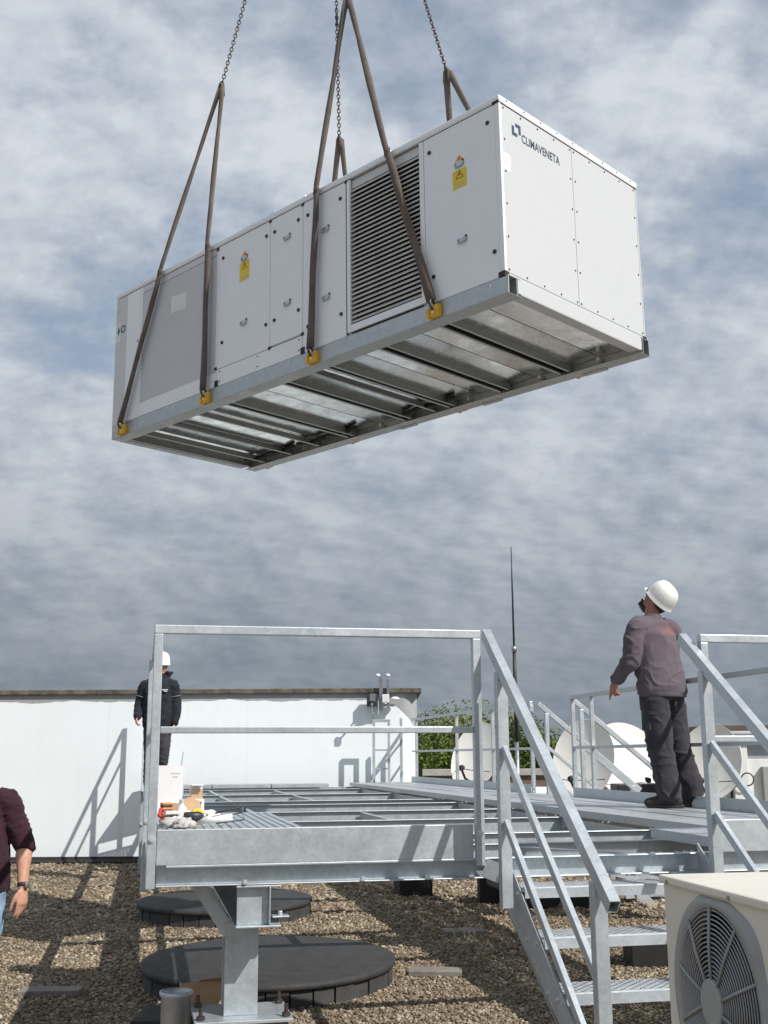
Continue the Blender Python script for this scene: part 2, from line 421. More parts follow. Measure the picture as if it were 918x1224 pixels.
ico_v, ico_f = None, None
def icosphere():
    bm = bmesh.new(); bmesh.ops.create_icosphere(bm, subdivisions=1, radius=1.0)
    v = np.array([p.co[:] for p in bm.verts]); bm.faces.ensure_lookup_table()
    f = np.array([[q.index for q in fc.verts] for fc in bm.faces]); bm.free(); return v, f
ico_v, ico_f = icosphere()
def pebbles():
    P = []
    for (y0, y1, x0, x1, dns, r) in ((7.4, 10, -4.2, 3.6, 2400, .0120), (10, 13, -5.6, 4.6, 1300, .0145), (13, 19.4, -7.6, 4.5, 330, .021)):
        n = int((y1 - y0) * (x1 - x0) * dns); x = rng.uniform(x0, x1, n); y = rng.uniform(y0, y1, n)
        keep = np.abs(x) < y * .40 + .6; x, y = x[keep], y[keep]
        P.append(np.stack([x, y, rng.uniform(-.004, .012, len(x)), r * (.6 + rng.gamma(2.2, .22, len(x)))], 1))
    P = np.concatenate(P); n = len(P); nv = len(ico_v)
    a = rng.uniform(0, 2 * np.pi, n); tl = rng.normal(0, .35, n)
    sc = np.stack([np.ones(n), rng.uniform(.6, .95, n), rng.uniform(.4, .75, n)], 1)
    V = ico_v[None] * sc[:, None, :] * (1 + rng.uniform(-.16, .16, (n, nv))[:, :, None])
    ct, s_ = np.cos(tl)[:, None], np.sin(tl)[:, None]; x_, z_ = V[..., 0] * ct - V[..., 2] * s_, V[..., 0] * s_ + V[..., 2] * ct
    ca, sa = np.cos(a)[:, None], np.sin(a)[:, None]; X = x_ * ca - V[..., 1] * sa; Y = x_ * sa + V[..., 1] * ca
    V = np.stack([X, Y, z_], -1) * P[:, 3][:, None, None] + P[:, None, :3]
    F = (ico_f[None] + (np.arange(n) * nv)[:, None, None]).reshape(-1, 3); V = V.reshape(-1, 3)
    me = bpy.data.meshes.new('gravel'); me.vertices.add(len(V)); me.vertices.foreach_set('co', V.astype(np.float32).ravel())
    me.loops.add(F.size); me.loops.foreach_set('vertex_index', F.astype(np.int32).ravel())
    me.polygons.add(len(F)); me.polygons.foreach_set('loop_start', np.arange(0, F.size, 3, dtype=np.int32))
    me.update(calc_edges=True); me.materials.append(MAT['pebble'])
    me.polygons.foreach_set('use_smooth', np.ones(len(F), bool))
    o = bpy.data.objects.new('gravel', me); col.objects.link(o)
    tag(o, 'loose tan and brown ballast pebbles covering the flat roof', 'gravel', kind='stuff')
pebbles()

# white plant-room wall with rounded corner
wl = MB(); prof = [(-16, 19.5), (.27, 19.5)]
for k in range(1, 9):
    t = R(90) * k / 8; prof.append((.27 + .28 * math.sin(t), 19.78 - .28 * math.cos(t)))
prof += [(.55, 25.5), (-16, 25.5)]
wl.poly([(x, y, 0) for x, y in prof], (0, 0, 2.75))
wall = thing('plant_room', 'long low white painted plant room with dark mossy flat roof edge', 'building')
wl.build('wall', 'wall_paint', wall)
cp = MB(); cp.box(-16.2, .62, 19.44, 25.7, 2.752, 2.836); cp.build('roof_edge', 'mossy_cap', wall, .012)
fl = MB(); fl.box(-16, .30, 19.44, 19.497, 0, .10); fl.build('bitumen_skirt', 'bitumen', wall)
for k in range(26):
    x = -13 + k * .55
for dy, r_, dz in ((19.30, .022, .03), (19.37, .016, .05)):
    cb = MB(); cb.tube([(-12 + .5 * i, dy + .02 * math.sin(i * 1.3), dz) for i in range(20)], r_, 8)
    tag(cb.build('cable', 'cable', smooth=True), 'thick black cable lying along the foot of the white wall' if r_ > .02 else 'thin black cable nearest the skirt of the white wall', 'cable')
pr = thing('roof_parapet', 'low grey parapet with pale coping in front of the trees', 'parapet')
MB().box(.9, 13.9, 26.7, 26.95, 0.0, 1.25).build('upstand', 'parapet_dark', pr)
MB().box(.85, 13.9, 26.62, 27.0, 1.252, 1.40).build('coping', 'parapet', pr, .01)

# trees behind the roof
def tree(x, y, ztop, rx, kind, label, n=15000, zbot=-8.0, group='trees beyond the roof'):
    t = thing('leafy_tree', label, 'tree', (x, y, zbot), 0, group); H = ztop - zbot
    tr = MB(); tr.tube([(0, 0, 0), (.1, 0, H * .3), (-.05, .1, H * .6), (.1, 0, H * .85)], [.28, .2, .13, .04], 9)
    for k in range(7):
        a = random.uniform(0, 6.28); z0 = H * random.uniform(.3, .7); L = rx * random.uniform(.5, .9)
        tr.tube([(0, 0, z0), (L * .5 * math.cos(a), L * .5 * math.sin(a), z0 + L * .3), (L * math.cos(a), L * math.sin(a), z0 + L * .75)], [.09, .055, .02], 6)
    tr.build('trunk', 'bark', t, smooth=True)
    cl = []
    for k in range(44):
        a = random.uniform(0, 6.28); z = random.uniform(.48, .955); rr = rx * math.sqrt(max(.05, 1 - ((z - .6) / .42) ** 2)) * random.uniform(.35, .95)
        cl.append((rr * math.cos(a), rr * math.sin(a), z * H, random.uniform(.5, 1.05)))
    V = np.zeros((n * 4, 3)); 
    ci = rng.integers(0, len(cl), n); C_ = np.array(cl)[ci]
    d = rng.normal(size=(n, 3)); d /= np.linalg.norm(d, axis=1)[:, None]
    c = C_[:, :3] + d * (C_[:, 3] * rng.uniform(.55, 1.05, n) ** .6)[:, None] * np.array([1.15, 1.15, .85])
    a = rng.normal(size=(n, 3)); a /= np.linalg.norm(a, axis=1)[:, None]
    nn = d + rng.normal(0, .5, (n, 3)); b = np.cross(nn, a); b /= np.linalg.norm(b, axis=1)[:, None] + 1e-6; a = np.cross(b, nn); a /= np.linalg.norm(a, axis=1)[:, None] + 1e-6
    s_ = rng.uniform(.035, .075, n)[:, None]
    V = np.stack([c - a * s_, c + b * s_ * .6, c + a * s_, c - b * s_ * .6], 1).reshape(-1, 3)
    F = [tuple(range(4 * i, 4 * i + 4)) for i in range(n)]
    me = bpy.data.meshes.new('crown'); me.from_pydata(V.tolist(), [], F); me.update()
    link('crown', me, kind, t)
    return t
TR = [(1.3, 42, 3.15, 2.0, 'leaf_green', 'green tree just right of the white wall corner'),
      (2.9, 43, 3.55, 2.0, 'leaf_yellow', 'yellowish tree between the wall corner and the first dish'),
      (4.6, 44, 3.4, 1.9, 'leaf_green', 'green tree crown showing over the leftmost dish'),
      (6.2, 45, 2.75, 1.8, 'leaf_green', 'tree to the right of the leftmost dish'),
      (7.6, 46, 2.35, 1.6, 'leaf_yellow', 'olive tree behind the whip antenna'),
      (9.9, 62, 2.6, 1.6, 'leaf_dark', 'small dark tree by the left edge of the second dish'),
      (2.1, 46, 2.6, 2.2, 'leaf_dark', 'darker tree low behind the wall corner'),
      (5.4, 48, 2.9, 2.2, 'leaf_dark', 'dark tree behind the leftmost dish')]
for a in TR: tree(*a[:5], a[5])
far = MB()
# far wooded rim as one mass
nf = 9000; fx = rng.uniform(-160, 220, nf); fy = rng.uniform(230, 280, nf); top = 1.4 + 1.6 * np.sin(fx * .07) + 1.2 * np.sin(fx * .19 + 1)
fz = -8 + (top + 8) * rng.uniform(.2, 1, nf) ** .5
d = rng.normal(size=(nf, 3)); a = np.cross(d, rng.normal(size=(nf, 3))); a /= np.linalg.norm(a, axis=1)[:, None]; b = np.cross(d, a); b /= np.linalg.norm(b, axis=1)[:, None]
c = np.stack([fx, fy, fz], 1); s_ = rng.uniform(.5, 1.3, nf)[:, None]
V = np.stack([c - a * s_, c + b * s_, c + a * s_, c - b * s_], 1).reshape(-1, 3)
me = bpy.data.meshes.new('distant_woods'); me.from_pydata(V.tolist(), [], [tuple(range(4 * i, 4 * i + 4)) for i in range(nf)]); me.update()
tag(link('distant_woods', me, 'leaf_dark'), 'far dark belt of woods along the horizon', 'woods', kind='stuff')

# ------------------------------------------------------------------ steel platform (local axes: s across, t away, z up)
PA = R(11.89); PO = (-1.071, 5.43, 0.0); DK = 1.278; BT = DK - .066
plat = thing('steel_platform', 'galvanised steel roof platform of open cross beams with guard rails', 'platform', PO, PA)
def P(mb, name, mat, bev=.003, parent=plat, smooth=False): return mb.build(name, mat, parent, bev, smooth)
def channel(s0, s1, t, z, h=.097, fl_=.05, th=.007, face=1):
    """a channel lying along s, web at t, flanges towards the viewer (face=1 means -t)"""
    m = MB(); f = -fl_ if face else fl_
    m.box(s0, s1, min(t, t + th), max(t, t + th), z - h, z)
    a, b = (t + f, t) if face else (t + th, t + th + fl_)
    m.box(s0, s1, a, b, z - th, z); m.box(s0, s1, a, b, z - h, z - h + th)
    return m
def ibeam_s(s0, s1, t, z, h=.12, w_=.064, th=.006):
    m = MB(); m.box(s0, s1, t - w_ / 2, t + w_ / 2, z - th, z); m.box(s0, s1, t - w_ / 2, t + w_ / 2, z - h, z - h + th)
    m.box(s0, s1, t - th / 2, t + th / 2, z - h + th, z - th); return m
for t in (.88, 1.76, 3.46, 5.0, 6.6, 7.6, 9.9, 12.2):
    P(ibeam_s(.012, 4.30, t, BT), 'cross_beam', 'galv_beam')
P(channel(.012, 4.33, .05, BT), 'cross_beam', 'galv_beam')                       # front edge channel
P(channel(.012, 4.31, 13.35, BT, face=0), 'cross_beam', 'galv_beam')
for s in (.42, .98, 1.3):
    P(MB().cyl((s, .0, BT - .0915), (s, .0, BT - .072), .012, 6), 'bolt', 'hot_dip', 0)
# side members and short trimmers
for s in (-.004, 4.318):
    m = MB(); m.box(s, s + .007, .06, 13.34, BT - .1, BT + .002); m.box(s - .03, s + .04, .06, 13.34, BT + .0025, BT + .009); P(m, 'edge_beam', 'galv_beam')
for s in (.93, 1.9, 3.27):
    for a, b in ((.092, .845), (.915, 1.725), (1.795, 3.425), (3.495, 4.965), (5.035, 6.565), (7.635, 9.865), (9.935, 12.165)):
        if s == 1.9 and a in (.092, 1.795, 5.035): continue
        m = MB(); m.box(s, s + .045, a, b, BT - .075, BT - .012); P(m, 'trimmer', 'galv_beam')
# a diagonal tie in the first bay
P(MB().bar((2.0, .9, BT - .02), (2.72, .12, BT - .03), .05, .008), 'diagonal_tie', 'galv_beam')
# main bearers (wide-flange) along t, with columns
for s in (.478, 3.35):
    h, w_, tf, tw = .19, .20, .010, .007; z = BT - .097 - .002
    lo, hi_, wb = (s - .095, s + .115, s + .062) if s < 1 else (s - .1, s + .1, s)
    m = MB(); m.box(lo, hi_, .0, 13.3, z - tf, z); m.box(lo, hi_, .0, 13.3, z - h, z - h + tf); m.box(wb - tw / 2, wb + tw / 2, .0, 13.3, z - h + tf, z - tf)
    m.box(lo + .006, wb - tw / 2, .04, .05, z - h + tf, z - tf)
    P(m, 'main_bearer', 'galv_beam')
    for t in ((.32, 12.9) if s < 1 else (8.9, 12.9)):
        zb = .50 if t < 1 else .27
        m = MB(); zc = z - h - .001; sx = s - .045; a, b, tf2 = .080, .085, .009
        m.box(sx - a, sx + a, t - b, t - b + tf2, zb, zc); m.box(sx - a, sx + a, t + b - tf2, t + b, zb, zc); m.box(sx - .004, sx + .004, t - b + tf2, t + b - tf2, zb, zc)
        c_ = P(m, 'support_column', 'galv_beam', .002)
        bp = MB(); bp.box(sx - .22, sx + .24, t - .2, t + .2, zb - .016, zb - .001); P(bp, 'base_plate', 'galv', .002, c_)
        for i in (-1, 1):
            for j in (-1, 1):
                bo = MB(); bo.cyl((sx + .01 + i * .2, t + j * .15, zb), (sx + .01 + i * .2, t + j * .15, zb + .055), .010, 8); bo.cyl((sx + .01 + i * .2, t + j * .15, zb + .001), (sx + .01 + i * .2, t + j * .15, zb + .018), .02, 6); P(bo, 'anchor_bolt', 'chain_steel', 0, c_)
        pt = MB(); pt.box(sx - .2, sx + .22, t - .17, t + .17, .0, zb - .017)
        P(pt, 'column_footing', 'black_block' if t > 1 else 'concrete_slab', .01)
# front column brace and gusset plate
m = MB(); m.poly([(.19, .24, 1.113), (.235, .24, 1.113), (.40, .24, .905), (.40, .24, .855)], (0, .008, 0)); m.bar((.215, .245, 1.11), (.375, .245, .87), .07, .008, (0, 1, 0)); P(m, 'knee_brace', 'galv')
m = MB(); m.box(.56, .64, .06, .2, .958, .966); m.cyl((.60, .1, .96), (.60, .1, .985), .012, 8); P(m, 'bearer_cleat', 'galv_beam')
# toe plates
def toe(s0, s1, t0, t1, nm='toe_plate'):
    m = MB()
    m.box(s0, s1, t0, t1, DK - .066, DK + .094); P(m, nm, 'galv')
toe(.010, 1.531, -.008, -.002); toe(2.84, 4.32, -.008, -.002)
m = MB(); m.box(.056, 1.60, -.012, .0, DK - .078, DK - .0665); P(m, 'toe_plate_lip', 'galv')
for t0, t1 in ((.05, 5.9), (7.25, 13.3)): toe(4.335, 4.341, t0, t1)
toe(3.296, 3.30, 13.32, 13.33)
# guard rails
RH = 1.02
def post(s, t, z0=DK - .1, z1=DK + RH - .0215, w_=.042): 
    o = P(MB().box(s - w_ / 2, s + w_ / 2, t - w_ / 2, t + w_ / 2, z0, z1), 'guard_post', 'galv', .004)
    b = MB(); b.cyl((s, t - w_ / 2 - .004, DK + .055), (s, t - w_ / 2 - .0005, DK + .055), .017, 12); b.cyl((s, t - w_ / 2 - .013, DK + .055), (s, t - w_ / 2 - .004, DK + .055), .0095, 6); P(b, 'bolt', 'hot_dip', 0, o)
    return o
def rail(a, b, w_=.042, h=.042, nm='top_rail'): return P(MB().bar(a, b, w_, h), nm, 'galv', .004)
post(-.014, -.035, DK - .165); post(1.555, -.035, DK - .10); post(2.80, -.035, DK - .155)
rail((-.035, -.035, DK + RH), (1.576, -.035, DK + RH)); rail((.0075, -.035, DK + .548), (1.5335, -.035, DK + .548), .03, .032, 'mid_rail')
rail((2.779, -.035, DK + RH), (4.3, -.035, DK + RH)); rail((2.8215, -.035, DK + .50), (4.3, -.035, DK + .50), .03, .032, 'mid_rail')
rail((-.014, -.0135, DK + RH), (-.014, 1.5, DK + RH)); post(-.030, 1.5, DK - .34)
rail((-.022, -.013, DK + .548), (-.022, 1.478, DK + .548), .03, .032, 'mid_rail')
for a, b in ((-.03, 5.9), (7.22, 13.3)):
    ts = (1.9, 3.7, 5.38, 5.9) if a < 0 else (7.22, 8.75, 10.5, 13.0)
    for t in ts: post(4.36, t)
    rail((4.36, a, DK + RH), (4.36, b + .025, DK + RH)); rail((4.36, a, DK + .50), (4.36, b, DK + .50), .03, .03, 'mid_rail')
# gangway planks and the planks at the front left, in folded perforated steel
def plank(s0, s1, t0, t1, mat='galv_perf', ribs=True, nm='deck_plank', hgt=.052):
    m = MB(); m.box(s0, s1, t0, t1, DK - .004, DK); m.box(s0, s0 + .004, t0, t1, DK - hgt, DK - .004); m.box(s1 - .004, s1, t0, t1, DK - hgt, DK - .004)
    m.box(s0 + .004, s1 - .004, t0, t0 + .004, DK - hgt, DK - .004); m.box(s0 + .004, s1 - .004, t1 - .004, t1, DK - hgt, DK - .004)
    o = P(m, nm, mat, 0); o.data.materials.append(MAT['galv'])
    for p in o.data.polygons: p.material_index = 0 if abs(p.normal.z) > .9 and p.center.z > DK - .006 and p.area > .05 else 1
    return o
for i in range(4):
    s0 = 3.292 + i * .256
    for j, (a, b) in enumerate(((.06, 2.2), (2.208, 4.6), (4.608, 7.1), (7.108, 10.2), (10.208, 13.3))): plank(s0, s0 + .25, a, b)
for i in range(2):
    s0 = 2.86 + i * .21; plank(s0, s0 + .205, .06, .86)
def ribbed(s0, s1, t0, t1):
    m = MB(); n = 4; w_ = (s1 - s0) / n
    for k in range(n):
        a = s0 + k * w_
        m.box(a, a + w_ * .55, t0, t1, DK - .014, DK - .002 + .002 * (k % 2)); m.box(a + w_ * .55, a + w_, t0, t1, DK - .018, DK - .008)
    m.box(s0, s1, t0, t1, DK - .052, DK - .030); return P(m, 'deck_plank', 'galv', 0)
for i in range(4): ribbed(.045 + i * .222, .262 + i * .222, .06, 3.60 - .02 * (i % 2))
for i in range(3):
    plank(.10 + i * .92, 1.0 + i * .92, 12.65, 13.3, nm='end_grating')

# front staircase
stair = thing('staircase', 'galvanised front staircase with perforated treads and two sloping handrails', 'staircase', PO, PA)
SL, SR = 1.695, 2.72
slope = .74
def flight(par, SL, SR, n, t0, rise=.185, go=.25, z0=DK, tread='galv_tread'):
    for k in range(1, n + 1):
        z = z0 - rise * k; t = t0 - go * k
        m = MB(); m.box(SL + .005, SR - .005, t, t + .25, z - .004, z); P(m, 'stair_tread', tread, 0, par)
        m = MB(); m.box(SL + .005, SR - .005, t - .005, t - .0005, z - .045, z + .001); m.box(SL + .005, SR - .005, t - .003, t + .022, z + .0015, z + .004); m.box(SL + .005, SR - .005, t + .246, t + .25, z - .045, z - .0045); P(m, 'tread_nosing', 'galv', .001, par)
def stringer(par, s, n, t0, rise=.185, go=.25, z0=DK, dz=.14):
    tb = t0 - go * (n + .9); r_ = rise / go
    m = MB(); a = z0 - .02; 
    m.poly([(s, t0 + .02, a - .27), (s, t0 + .02, a + .0), (s, tb, a - r_ * (t0 - tb) - .0), (s, tb, max(0.02, a - r_ * (t0 - tb) - .33)), (s, tb + .12, max(.02, a - r_ * (t0 - tb - .12) - .33))], (.007, 0, 0))
    o = P(m, 'stringer', 'galv_dull', .001, par)
    for k in range(1, n + 1):
        for q in (.06, .19):
            z = z0 - rise * k - .03; t = t0 - go * k + q
            b = MB(); sg = -1 if s < (SL + SR) / 2 else 1
            b.cyl((s + (0 if sg < 0 else .007), t, z), (s + (0 if sg < 0 else .007) + sg * .008, t, z), .011, 6); P(b, 'tread_bolt', 'hot_dip', 0, o)
flight(stair, SL, SR, 6, -.01); stringer(stair, SL - .008, 6, -.01); stringer(stair, SR + .001, 6, -.01)
def handrail(par, s, ttop, tbot, ztop, slope, posts, drops=(.40, .745), tb2=None):
    zb = lambda t: ztop - slope * (ttop - t)
    P(MB().bar((s, ttop, zb(ttop)), (s, tbot, zb(tbot)), .042, .055, hollow=True), 'handrail', 'galv', 0, par)
    for (t, z0) in posts:
        P(MB().box(s - .027, s + .027, t - .025, t + .025, z0, zb(t) - .034), 'handrail_post', 'galv', .003, par)
    for d_ in drops:
        P(MB().bar((s, posts[0][0] - .026, zb(posts[0][0]) - d_), (s, posts[-1][0] + .024, zb(posts[-1][0]) - d_ - .0), .024, .04), 'knee_rail', 'galv', .002, par)
handrail(stair, 1.630, .03, -1.475, DK + RH + .012, .765, [(-.20, 1.0), (-1.33, .25)])
handrail(stair, 2.745, .09, -1.475, DK + RH + .015, .70, [(-.14, 1.0), (-1.33, .25)])
# landing bracket between platform and stair head
m = MB(); m.bar((1.585, .0, BT - .045), (1.66, -.03, BT - .075), .006, .09); P(m, 'head_bracket', 'galv', 0, stair)

# side staircase falling away to the right of the gangway
st2 = thing('staircase', 'side staircase dropping away right from the gangway beside the dishes', 'staircase', PO, PA)
for k in range(1, 6):
    z = DK - .185 * k; s = 4.36 + .22 * k - .22
    P(MB().box(s, s + .24, 6.06, 7.06, z - .04, z), 'stair_tread', 'galv_tread', 0, st2)
for t in (6.02, 7.10):
    m = MB(); m.poly([(4.34, t, DK - .02), (4.34, t, DK - .24), (5.60, t, .03), (5.76, t, .03)], (0, .007, 0)); P(m, 'stringer', 'galv_dull', 0, st2)
    P(MB().bar((4.40, t, DK + RH - .01), (5.62, t, DK + RH - 1.0), .04, .05), 'handrail', 'galv', .003, st2)
    for d_ in (.42, .74): P(MB().bar((4.47, t, DK + RH - .06 - d_), (5.55, t, DK + RH - .93 - d_), .025, .035), 'knee_rail', 'galv', .002, st2)
    for s in (4.50, 5.52): P(MB().box(s - .022, s + .022, t - .022, t + .022, DK - .30 - .81 * (s - 4.4), DK + RH - .04 - .81 * (s - 4.4)), 'handrail_post', 'galv', .003, st2)

# small steps up to the wall, far left
wa = thing('staircase', 'narrow perforated steps near the white wall casting their shadow on it', 'staircase', (-3.98, 19.12, 0), PA)
LZ = 1.40
P(MB().box(0, .55, -.35, .2, LZ - .04, LZ), 'landing', 'galv_tread', 0, wa)
for k in range(1, 8):
    z = LZ - .188 * k; t = -.35 - .24 * k
    P(MB().box(.006, .544, t, t + .24, z - .035, z), 'stair_tread', 'galv_tread', 0, wa)
for s in (-.004, .546):
    m = MB(); m.poly([(s, -.33, LZ - .22), (s, -.33, LZ - .0), (s, -2.12, .02), (s, -1.86, .02)], (.006, 0, 0)); P(m, 'stringer', 'galv_dull', 0, wa)
s = -.02
P(MB().bar((s, .05, LZ + 1.28), (s, -1.85, LZ + 1.28 - 1.487), .04, .045), 'handrail', 'galv', .003, wa)
P(MB().bar((s, .05, LZ + .80), (s, -1.85, LZ + .80 - 1.487), .025, .035), 'knee_rail', 'galv', .002, wa)
for t, z0 in ((.05, LZ - .7), (-.40, LZ - .30), (-1.80, 0.03)): P(MB().box(s - .022, s + .022, t - .022, t + .022, z0, LZ + 1.255 + .783 * (t - .05)), 'handrail_post', 'galv', .003, wa)

# ladder loop and bracket on the wall
ld = thing('wall_ladder', 'short grey ladder hoop standing before the white wall', 'ladder', (0, 0, 0))
for x in (-.19, .06): P(MB().box(x - .022, x + .022, 19.03, 19.075, .4, 2.25), 'ladder_stile', 'galv_dull', .003, ld)
P(MB().box(-.212, .082, 19.03, 19.075, 2.252, 2.297), 'ladder_rung', 'galv_dull', .003, ld)
for z in (1.8, 1.5, 1.2, .9, .6): P(MB().box(-.168, .038, 19.04, 19.065, z - .014, z + .014), 'ladder_rung', 'galv_dull', .002, ld)
for x in (-.19, .06): P(MB().box(x - .015, x + .015, 19.077, 19.5, 1.0, 1.04), 'ladder_tie', 'galv_dull', .002, ld)
hp = thing('grab_post', 'single grey grab post right of the ladder hoop', 'post', (0, 0, 0))
P(MB().box(.24, .285, 19.03, 19.075, .3, 2.32), 'post', 'galv_dull', .003, hp); P(MB().box(.25, .275, 19.077, 19.5, 1.9, 1.93), 'tie', 'galv_dull', .002, hp)
br = thing('antenna_bracket', 'roof edge bracket with small white antennas and a black box', 'bracket', (0, .10, 0))
P(MB().box(-.10, -.04, 19.26, 19.34, 2.45, 3.02), 'bracket_arm', 'tool_steel', .004, br); P(MB().box(-.045, .16, 19.245, 19.28, 2.52, 2.565), 'bracket_arm', 'tool_steel', .004, br)
P(MB().bar((-.20, 19.38, 2.66), (-.20, 18.93, 2.66), .025, .025), 'stand_off_rod', 'tool_steel', 0, br); P(MB().box(-.25, -.16, 18.90, 18.929, 2.60, 2.72), 'rod_plate', 'tool_steel', 0, br); P(MB().box(.03, .075, 19.285, 19.335, 2.55, 2.98), 'bracket_arm', 'tool_steel', .004, br)
P(MB().box(-.31, -.13, 19.20, 19.30, 2.52, 2.72), 'junction_box', 'tool_dark', .01, br); P(MB().box(-.05, .07, 19.16, 19.24, 2.58, 2.72), 'camera_body', 'cab_white', .01, br)
m = MB(); m.lathe([(0, .045), (.035, .04), (.06, .02), (.065, 0), (0, 0)], 18, (.17, 19.25, 2.64), 1.2, 1.0); P(m, 'antenna_dome', 'dish_white', 0, br, True)
for x in (-.12, .05):
    m = MB(); m.lathe([(0, .045), (.032, .038), (.04, .015), (.036, 0), (0, 0)], 14, (x, 19.3, 3.03)); P(m, 'antenna_cap', 'dish_white', 0, br, True)
P(MB().bar((-.22, 19.12, 2.56), (-.22, 19.5, 2.40), .03, .03), 'wall_stay', 'tool_steel', 0, br)
for i, (x, z1) in enumerate(((-.23, 2.5), (-.10, 2.4), (-.16, 2.2))):
    m = MB(); m.tube([(x, 19.2 if i == 0 else 19.47, z1), (x + .05, 19.47, z1 - .3), (x + .03, 19.48, 1.3), (x + .03, 19.48, .3)], .012, 6)
    P(m, 'conduit', 'cab_grey', 0, br, True)

# ------------------------------------------------------------------ satellite dishes, antenna, rooftop cabinet
def dish(loc, rad, face, mat, label, sy=1.0):
    t = thing('satellite_dish', label, 'satellite dish', (loc[0], loc[1], 0), 0, 'satellite dishes on the roof')
    f = Vector(face).normalized(); q = f.to_track_quat('Z', 'Y').to_matrix().to_4x4(); q.translation = Vector((0, 0, loc[2]))
    dp = rad * .17
    prof = [(rad * k / 14, dp * (k / 14) ** 2 - dp) for k in range(15)] + [(rad * 1.012, .004), (rad * 1.012, -.018), (rad * .985, -.03)] + [(rad * k / 14 * .985, dp * (k / 14) ** 2 - dp - .03) for k in range(13, -1, -1)]
    P(MB().lathe(prof, 48, (0, 0, 0), 1.0, sy).xform(q), 'reflector', mat, 0, t, True)
    b = MB(); b.tube([(0, -.98 * rad, -.06), (0, -1.02 * rad, rad * .35), (0, -.78 * rad, rad * .75)], .02, 8).xform(q); P(b, 'feed_arm', 'cable', 0, t, True)
    b = MB(); b.tube([(-.75 * rad, -.6 * rad, 0), (-.3 * rad, -.72 * rad, rad * .36), (0, -.80 * rad, rad * .7)], .007, 6).tube([(.75 * rad, -.6 * rad, 0), (.3 * rad, -.72 * rad, rad * .36), (0, -.80 * rad, rad * .7)], .007, 6).xform(q); P(b, 'feed_stay', 'cable', 0, t, True)
    b = MB(); b.cyl((0, -.78 * rad, rad * .72), (0, -.70 * rad, rad * .62), .05, 12, .035).xform(q); P(b, 'feed_horn', 'tool_dark', 0, t, True)
    b = MB(); b.box(-.16, .16, -.2, .2, -dp - .16, -dp - .032).xform(q); P(b, 'mount', 'tool_steel', .01, t)
    bk = q @ Vector((0, 0, -dp - .12)); b = MB(); b.tube([(bk.x, bk.y, 0), (bk.x, bk.y, bk.z)], .05, 12); P(b, 'mast', 'galv', 0, t, True)
    b = MB(); b.box(bk.x - .3, bk.x + .3, bk.y - .3, bk.y + .3, .02, .1); P(b, 'ballast', 'concrete_slab', .01, t)
dish((1.475, 19.0, 1.69), .44, (-.52, -.72, .40), 'dish_cream', 'leftmost cream satellite dish, behind the front guard post', 1.36)
dish((3.08, 18.0, 1.64), .52, (-.55, -.75, .24), 'dish_cream', 'shaded cream dish left of the bright dish, second from the left', 1.20)
dish((4.23, 20.2, 1.60), .70, (.28, -.85, .35), 'dish_white', 'largest brightest white dish, behind the man in grey trousers', 1.0)
dish((4.64, 16.55, 1.60), .46, (-.55, -.76, .24), 'dish_cream', 'rightmost cream dish between the man and the handrail', 1.2)
wh = thing('whip_antenna', 'tall thin dark whip antenna rising behind the stair handrail', 'antenna', (1.94, 17, 0))
P(MB().cyl((0, 0, 0), (0, 0, 1.9), .03, 10), 'base_tube', 'tool_steel', 0, wh, True)
P(MB().tube([(0, 0, 1.9), (0, 0, 2.75), (0, 0, 3.25)], [.034, .03, .026], 10), 'coil_section', 'tool_dark', 0, wh, True)
P(MB().tube([(0, 0, 3.25), (0, 0, 4.2), (0, 0, 4.82)], [.016, .013, .007], 8), 'whip', 'tool_dark', 0, wh, True)
P(MB().cyl((0, 0, 3.22), (0, 0, 3.30), .04, 10), 'ferrule', 'tool_steel', 0, wh, True)
for z in (1.4, 1.05): P(MB().tube([(0, 0, z), (-.35, .1, z - .5)], .008, 6), 'stay', 'tool_steel', 0, wh)
P(MB().box(-.25, .25, -.25, .25, .02, .12), 'ballast', 'concrete_slab', .01, wh)

cab = thing('rooftop_plant_housing', 'white panelled rooftop plant housing with brown roof at the right edge', 'plant housing', (4.9, 17.0, 0))
P(MB().box(-.14, 3.6, -.06, 2.2, 2.02, 2.12), 'roof', 'cab_brown', .01, cab)
P(MB().box(.05, 3.5, .15, 2.1, .3, 2.018), 'core', 'cab_brown', 0, cab)
P(MB().cyl((-.1, -.10, 1.99), (3.6, -.10, 1.99), .045, 14), 'top_pipe', 'cab_white', 0, cab, True)
P(MB().box(.02, .16, .05, .148, .3, 1.93), 'panel', 'cab_grey', .005, cab)
P(MB().box(.20, .42, -.02, .148, .3, 1.93), 'panel', 'cab_white', .008, cab)
P(MB().box(.43, 1.05, .06, .148, 1.64, 1.93), 'panel', 'cab_grey', .005, cab)
P(MB().box(.43, 3.3, .05, .148, .95, 1.635), 'panel', 'cab_white', .008, cab)
P(MB().box(1.06, 3.3, .06, .148, 1.64, 1.93), 'panel', 'cab_white', .008, cab)
P(MB().box(.62, .84, -.05, .045, .98, 1.52), 'service_box', 'cab_door', .006, cab)
P(MB().box(-.2, 3.4, -.12, -.03, .84, .94), 'base_rail', 'cab_white', .008, cab)
for x in (.05, .3, .62, 1.1, 1.6): P(MB().box(x, x + .06, -.10, -.04, .02, .838), 'leg', 'cab_white', .005, cab)
for x in (.2, .42): P(MB().torus((x - .05, -.1, 1.3 + .1 * x), (0, 1, 0), .09, .01, 20), 'cable_loop', 'cable', 0, cab, True)
ub = thing('condenser_box', 'low dark equipment box between the dishes behind the gangway', 'equipment box', (4.0, 18.6, 0))
